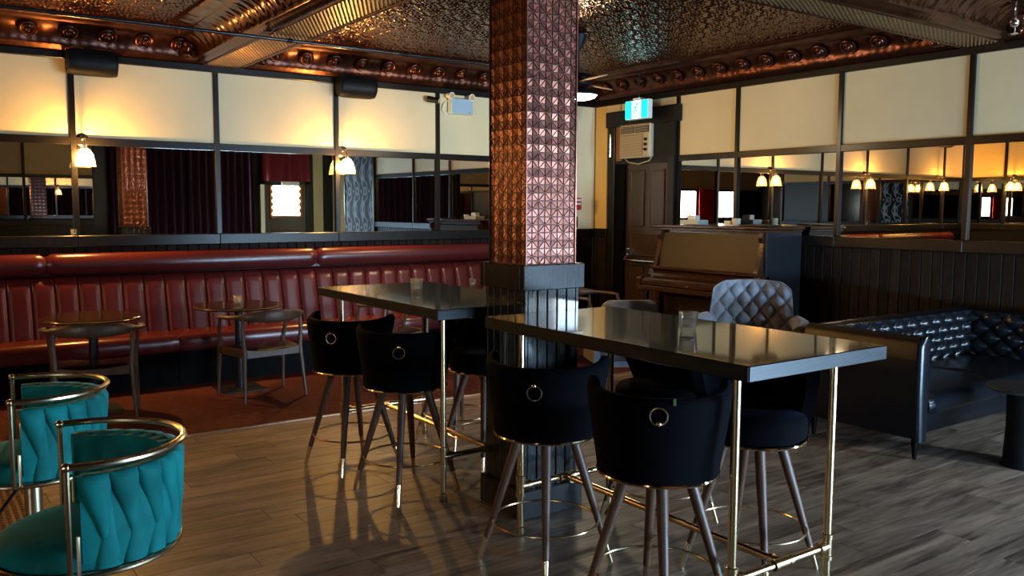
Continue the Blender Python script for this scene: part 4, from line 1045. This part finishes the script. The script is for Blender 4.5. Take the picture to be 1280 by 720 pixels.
# ================================================================== PIANO
t = thing('upright_piano', 'old brown upright piano with sloping music desk against the wainscot', 'piano', (7.262, 6.015, 0.003))
PY = 0.735                                        # half length
B(-0.55, -0.02, -PY, -PY + 0.05, 0.0, 1.40, 0.004).build('side_panel', M_pside, t)  # dark navy cast of the blue light put into this side's colour
B(-0.55, -0.02, PY - 0.05, PY, 0.0, 1.40, 0.004).build('side_panel', M_piano, t)
B(-0.50, -0.03, -PY + 0.05, PY - 0.05, 0.06, 1.38).build('case', M_piano, t)
B(-0.60, 0.0, -PY - 0.03, PY + 0.03, 1.40, 1.432, 0.008).build('lid', M_piano, t)
B(-0.575, -0.02, -PY - 0.012, PY + 0.012, 1.375, 1.40, 0.006).build('lid_moulding', M_piano, t)
m = MB(); m.add([(-0.53, y, 1.345) for y in (-PY + 0.09, PY - 0.09)] + [(-0.60, y, 0.985) for y in (-PY + 0.09, PY - 0.09)] + [(-0.505, y, 1.345) for y in (-PY + 0.09, PY - 0.09)] + [(-0.505, y, 0.985) for y in (-PY + 0.09, PY - 0.09)],
    [(0, 1, 3, 2), (4, 6, 7, 5), (0, 4, 5, 1), (2, 3, 7, 6), (0, 2, 6, 4), (1, 5, 7, 3)]); m.build('music_desk', M_pdesk, t)
B(-0.66, -0.50, -PY + 0.02, PY - 0.02, 0.955, 0.985, 0.006).build('desk_ledge', M_piano, t)
for s_ in (-1, 1):
    m = MB(); m.prism([(-0.50, 1.375), (-0.565, 1.37), (-0.58, 1.32), (-0.555, 1.27), (-0.575, 1.15), (-0.62, 1.04), (-0.635, 0.985), (-0.50, 0.985)], 'y', s_ * (PY - 0.085), s_ * (PY - 0.035)); m.build('scroll_bracket', M_piano, t)
    m = MB(); m.prism([(-0.50, 0.955), (-0.64, 0.955), (-0.67, 0.90), (-0.80, 0.885), (-0.845, 0.86), (-0.85, 0.78), (-0.50, 0.74)], 'y', s_ * (PY - 0.06), s_ * PY); m.build('cheek', M_piano, t)
    MB().lathe([(0.045, 0.0), (0.05, 0.06), (0.03, 0.10), (0.035, 0.16), (0.055, 0.30), (0.06, 0.42), (0.045, 0.54), (0.030, 0.58), (0.048, 0.62), (0.05, 0.70), (0.055, 0.74)], 20, (-0.78, s_ * (PY - 0.06), 0)).build('leg', M_piano, t)
    B(-0.86, -0.50, s_ * (PY - 0.11), s_ * PY, 0.0, 0.08, 0.01).build('toe', M_piano, t)
m = MB(); m.prism([(-0.50, 0.955), (-0.60, 0.955), (-0.66, 0.92), (-0.70, 0.885), (-0.74, 0.875), (-0.80, 0.868), (-0.81, 0.85), (-0.50, 0.84)], 'y', -PY + 0.06, PY - 0.06); m.build('fallboard', M_piano, t, 25)
B(-0.835, -0.50, -PY + 0.06, PY - 0.06, 0.795, 0.848, 0.006).build('key_slip', M_piano, t)
B(-0.85, -0.48, -PY + 0.02, PY - 0.02, 0.735, 0.79, 0.008).build('keybed', M_piano, t)
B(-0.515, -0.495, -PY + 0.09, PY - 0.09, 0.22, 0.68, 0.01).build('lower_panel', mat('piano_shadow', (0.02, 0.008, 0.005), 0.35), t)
B(-0.56, -0.49, -PY + 0.04, PY - 0.04, 0.10, 0.20, 0.008).build('bottom_rail', M_piano, t)
MB().tube([(-0.842, 0.0, 0.82), (-0.848, 0.0, 0.82)], 0.012, 12).build('lock', M_brass, t)
for yy in (-0.12, 0.0, 0.12): B(-0.66, -0.50, yy - 0.02, yy + 0.02, 0.075, 0.09, 0.004).build('pedal', M_brass, t)
t = thing('tissue_box', 'pale blue and white box with small block on top, on the piano', 'box', (6.86, 6.35, 1.436))
B(-0.08, 0.08, -0.13, 0.13, 0.0, 0.05, 0.006).build('box', mat('box_paleblue', (0.50, 0.60, 0.68), 0.6), t); B(-0.04, 0.04, -0.05, 0.06, 0.05, 0.10, 0.006).build('block', M_white, t)
t = thing('votive_holder', 'small cream candle holder on the piano lid', 'candle holder', (7.0, 5.90, 1.436))
MB().lathe([(0.035, 0.0), (0.042, 0.01), (0.045, 0.07), (0.038, 0.07), (0.034, 0.02)], 18).build('cup', M_candle, t); B(-0.03, 0.03, 0.055, 0.14, 0, 0.045, 0.004).build('card_block', M_white, t)
tag(B(6.70, 6.98, 5.10 + 0.22, 5.62, 1.4365, 1.451, 0.003).build('folder', M_pside), 'flat dark folder lying on the end of the piano lid', 'folder')

# ================================================================== SOFA (tuxedo, tufted)
def tuft(u, v, a, b):
    p, q = u / a + v / b, u / a - v / b
    return (abs(math.sin(PI * p / 2 + 0.0)) * abs(math.sin(PI * q / 2))) ** 0.45
sf = thing('leather_sofa', 'black leather button-tufted sofa with level arms along the wainscot side', 'sofa', (5.19, 2.87, 0))
SL, SD, SH = 2.06, 0.86, 0.80
B(0.02, SL - 0.02, 0.11, SD - 0.02, 0.14, 0.30, 0.02).build('base', M_bleather, sf)
def arm_(x0, x1, nm):
    m = MB(); wd = x1 - x0
    prof = [(x0 + 0.012, 0.14), (x0, 0.22), (x0, SH - 0.05), (x0 + 0.012, SH - 0.018), (x0 + wd / 2, SH), (x1 - 0.012, SH - 0.018), (x1, SH - 0.05), (x1, 0.22), (x1 - 0.012, 0.14)]
    m.prism(prof, 'y', 0.012, SD); a = m.build(nm, M_bleather, sf, 40)
    m = MB(); c = (x0 + x1) / 2; hw = wd / 2 + 0.004
    def fo(u, v):
        x = (2 * u - 1) * hw * (0.78 + 0.22 * min(1, v * 2.2)); k = max(0, v - 0.92) / 0.08
        x *= math.sqrt(max(0.05, 1 - k * k * 0.9)); z = 0.125 + (SH + 0.002 - 0.125) * v
        return (c + x, 0.014 - 0.024 * math.sqrt(max(0, 1 - (2 * u - 1) ** 2)), z)
    m.shell(fo, lambda u, v: (fo(u, v)[0], 0.03, fo(u, v)[2]), 10, 24); m.build('arm_front', M_bleather, a, 60)
    return a
al = arm_(0.0, 0.115, 'arm'); ar = arm_(SL - 0.115, SL, 'arm')
m = MB()
m.prism([(SD - 0.16, 0.28), (SD - 0.15, SH - 0.03), (SD - 0.12, SH - 0.006), (SD - 0.06, SH), (SD, SH - 0.02), (SD, 0.16)], 'x', 0.10, SL - 0.10)
bk = m.build('backrest', M_bleather, sf, 40)
W = SL - 0.23; a_, b_ = 0.090, 0.075
def to(u, v): h = tuft(u * W, v * 0.36, a_, b_); return (0.115 + u * W, SD - 0.155 - 0.055 * h * math.sin(PI * (0.08 + 0.84 * v)) ** 0.4 - 0.01, 0.425 + 0.36 * v)
MB().shell(to, lambda u, v: (to(u, v)[0], SD - 0.14, to(u, v)[2]), 260, 44).build('tufting', M_bleather, bk, 80)
for par, xs, sg in ((al, 0.115, 1), (ar, SL - 0.115, -1)):
    D2 = SD - 0.24
    def tf(u, v): h = tuft(u * D2, v * 0.36, a_, b_); return (xs + sg * (0.01 + 0.045 * h * math.sin(PI * (0.08 + 0.84 * v)) ** 0.4), 0.06 + u * D2, 0.425 + 0.36 * v)
    MB().shell(tf, lambda u, v: (xs - sg * 0.005, tf(u, v)[1], tf(u, v)[2]), 90, 44).build('tufting', M_bleather, par, 80)
half = W / 2
for k in range(2):
    x0 = 0.118 + k * half; x1 = x0 + half - 0.006
    m = MB()
    def so(u, v):
        x = x0 + (x1 - x0) * u
        # v runs from back-top over the rounded front down
        if v < 0.6: y = SD - 0.16 - (SD - 0.16 - 0.05) * v / 0.6; z = 0.425 + 0.016 * math.sin(PI * v / 0.6)
        else:
            a = (v - 0.6) / 0.4 * PI * 0.80; y = 0.05 - 0.075 * math.sin(a); z = 0.350 + 0.075 * math.cos(a)
        e = math.exp(-(min(u, 1 - u) * (x1 - x0) / 0.03) ** 2); z -= 0.022 * e * (1 if v < 0.6 else 0.3); y += 0.02 * e if v > 0.6 else 0
        return (x, y, z)
    m.shell(so, lambda u, v: (so(u, v)[0], max(0.08, so(u, v)[1]), 0.295), 28, 36); m.build('seat_cushion', M_bleather, sf, 60)
def fr(u, v): return (0.118 + W * u, 0.095 - 0.035 * v - 0.012 * math.sin(PI * v), 0.135 + 0.165 * v)
MB().shell(fr, lambda u, v: (fr(u, v)[0], 0.13, fr(u, v)[2]), 4, 8).build('front_rail', M_bleather, sf, 60)
for (x, y) in ((0.06, 0.05), (SL - 0.06, 0.05), (0.06, SD - 0.06), (SL - 0.06, SD - 0.06)):
    MB().tube([(x, y, 0.15), (x * 1.0, y, 0.0)], [0.028, 0.012], 10).build('leg', M_kick, sf)

# side table
t = thing('side_table', 'small black round side table in front of the leather sofa', 'table', (5.70, 2.44, 0))
MB().lathe([(0.22, 0.478), (0.245, 0.485), (0.25, 0.495), (0.244, 0.502), (0.001, 0.503)], 44).build('tabletop', mat('matte_black', (0.02, 0.021, 0.024), 0.45), t)
MB().lathe([(0.13, 0.455), (0.16, 0.465), (0.16, 0.478)], 32).build('collar', M_black, t)
MB().lathe([(0.145, 0.0), (0.15, 0.01), (0.135, 0.03), (0.125, 0.25), (0.13, 0.455)], 32).build('drum_base', M_black, t)

# ================================================================== GREY TUFTED ARMCHAIR (local: faces -y)
def armchair(label):
    t = thing('tufted_armchair', label, 'armchair', (0, 0, 0), 0, 'grey tufted armchairs')
    def half_w(v): return 0.325 - 0.055 * v - 0.045 * max(0, (v - 0.90) / 0.10) ** 2
    def pos(u, v, off):
        x = (2 * u - 1) * half_w(v); bow = 0.10 * (2 * u - 1) ** 2
        top = 0.012 * (1 - (2 * u - 1) ** 2); z = 0.40 + (0.625 + top) * v - 0.012 * (max(0, abs(2 * u - 1) - 0.8) / 0.2) ** 2 * v
        return (x, 0.24 + 0.10 * v - bow - off, z)
    def fo(u, v):
        e = min(1, min(u, 1 - u) * 9) * min(1, (1 - v) * 9 + 0.05) * 0.8; h = tuft((u - 0.5) * 0.60, v * 0.62, 0.062, 0.078)
        return pos(u, v, 0.028 + 0.045 * h * e)
    m = MB().shell(fo, lambda u, v: pos(u, v, -0.045 * min(1, (1 - v) * 8) * min(1, min(u, 1 - u) * 8)), 90, 80); bk = m.build('backrest', M_grey, t, 80)
    btn = MB().ball((0, 0, 0), 0.010, 8, 6).mesh('button', M_grey, 60)
    for i in range(-5, 6):
        for j in range(0, 9):
            if (i + j) % 2: continue
            u, v = 0.5 + i * 0.062 / 0.60, j * 0.078 / 0.62
            if 0.1 < u < 0.9 and 0.1 < v < 0.93: place('button', btn, bk, pos(u, v, 0.034))
    for s_ in (-1, 1):
        m = MB(); pts = [(s_ * 0.315, 0.20, 0.72), (s_ * 0.355, 0.05, 0.715), (s_ * 0.365, -0.12, 0.70), (s_ * 0.36, -0.22, 0.69)]
        m.tube(pts, [0.055, 0.058, 0.062, 0.060], 16); a = m.build('arm', M_grey, t, 50)
        m = MB(); m.M = Matrix.Translation((s_ * 0.36, -0.222, 0.69)) @ Matrix.Rotation(PI / 2, 4, 'X'); m.lathe([(0.060, 0), (0.058, 0.012), (0.04, 0.02), (0.001, 0.022)], 18); m.build('arm_face', M_grey, a)
        def sp_(u, v): return (s_ * (0.315 + 0.03 * u), 0.22 - 0.43 * u, 0.30 + 0.39 * v)
        MB().shell(lambda u, v: (sp_(u, v)[0] + s_ * 0.03, *sp_(u, v)[1:]), lambda u, v: (sp_(u, v)[0] - s_ * 0.03, *sp_(u, v)[1:]), 6, 4).build('arm_panel', M_grey, a, 60)
    B(-0.29, 0.29, -0.25, 0.24, 0.33, 0.47, 0.045).build('seat_cushion', M_grey, t)
    B(-0.30, 0.30, -0.24, 0.25, 0.26, 0.335, 0.01).build('seat_base', M_grey, t)
    for sx in (-1, 1):
        for sy in (-1, 1): MB().tube([(sx * 0.25, sy * 0.20, 0.27), (sx * 0.28, sy * 0.24, 0.0)], [0.022, 0.012], 10).build('leg', M_walnut, t)
    return t
ac = armchair('grey button-tufted armchair facing the bar table, between piano and sofa'); ac.location = (5.31, 4.33, 0); ac.rotation_euler = (0, 0, R(-56)); ac.scale = (1.1, 1.05, 1.0)
acb = copy_tree(ac, (5.30, 5.72, 0), R(150), 'grey tufted armchair turned away, beside the column and the dark door', 'grey tufted armchairs')
acb.scale = (0.9, 0.9, 0.78)
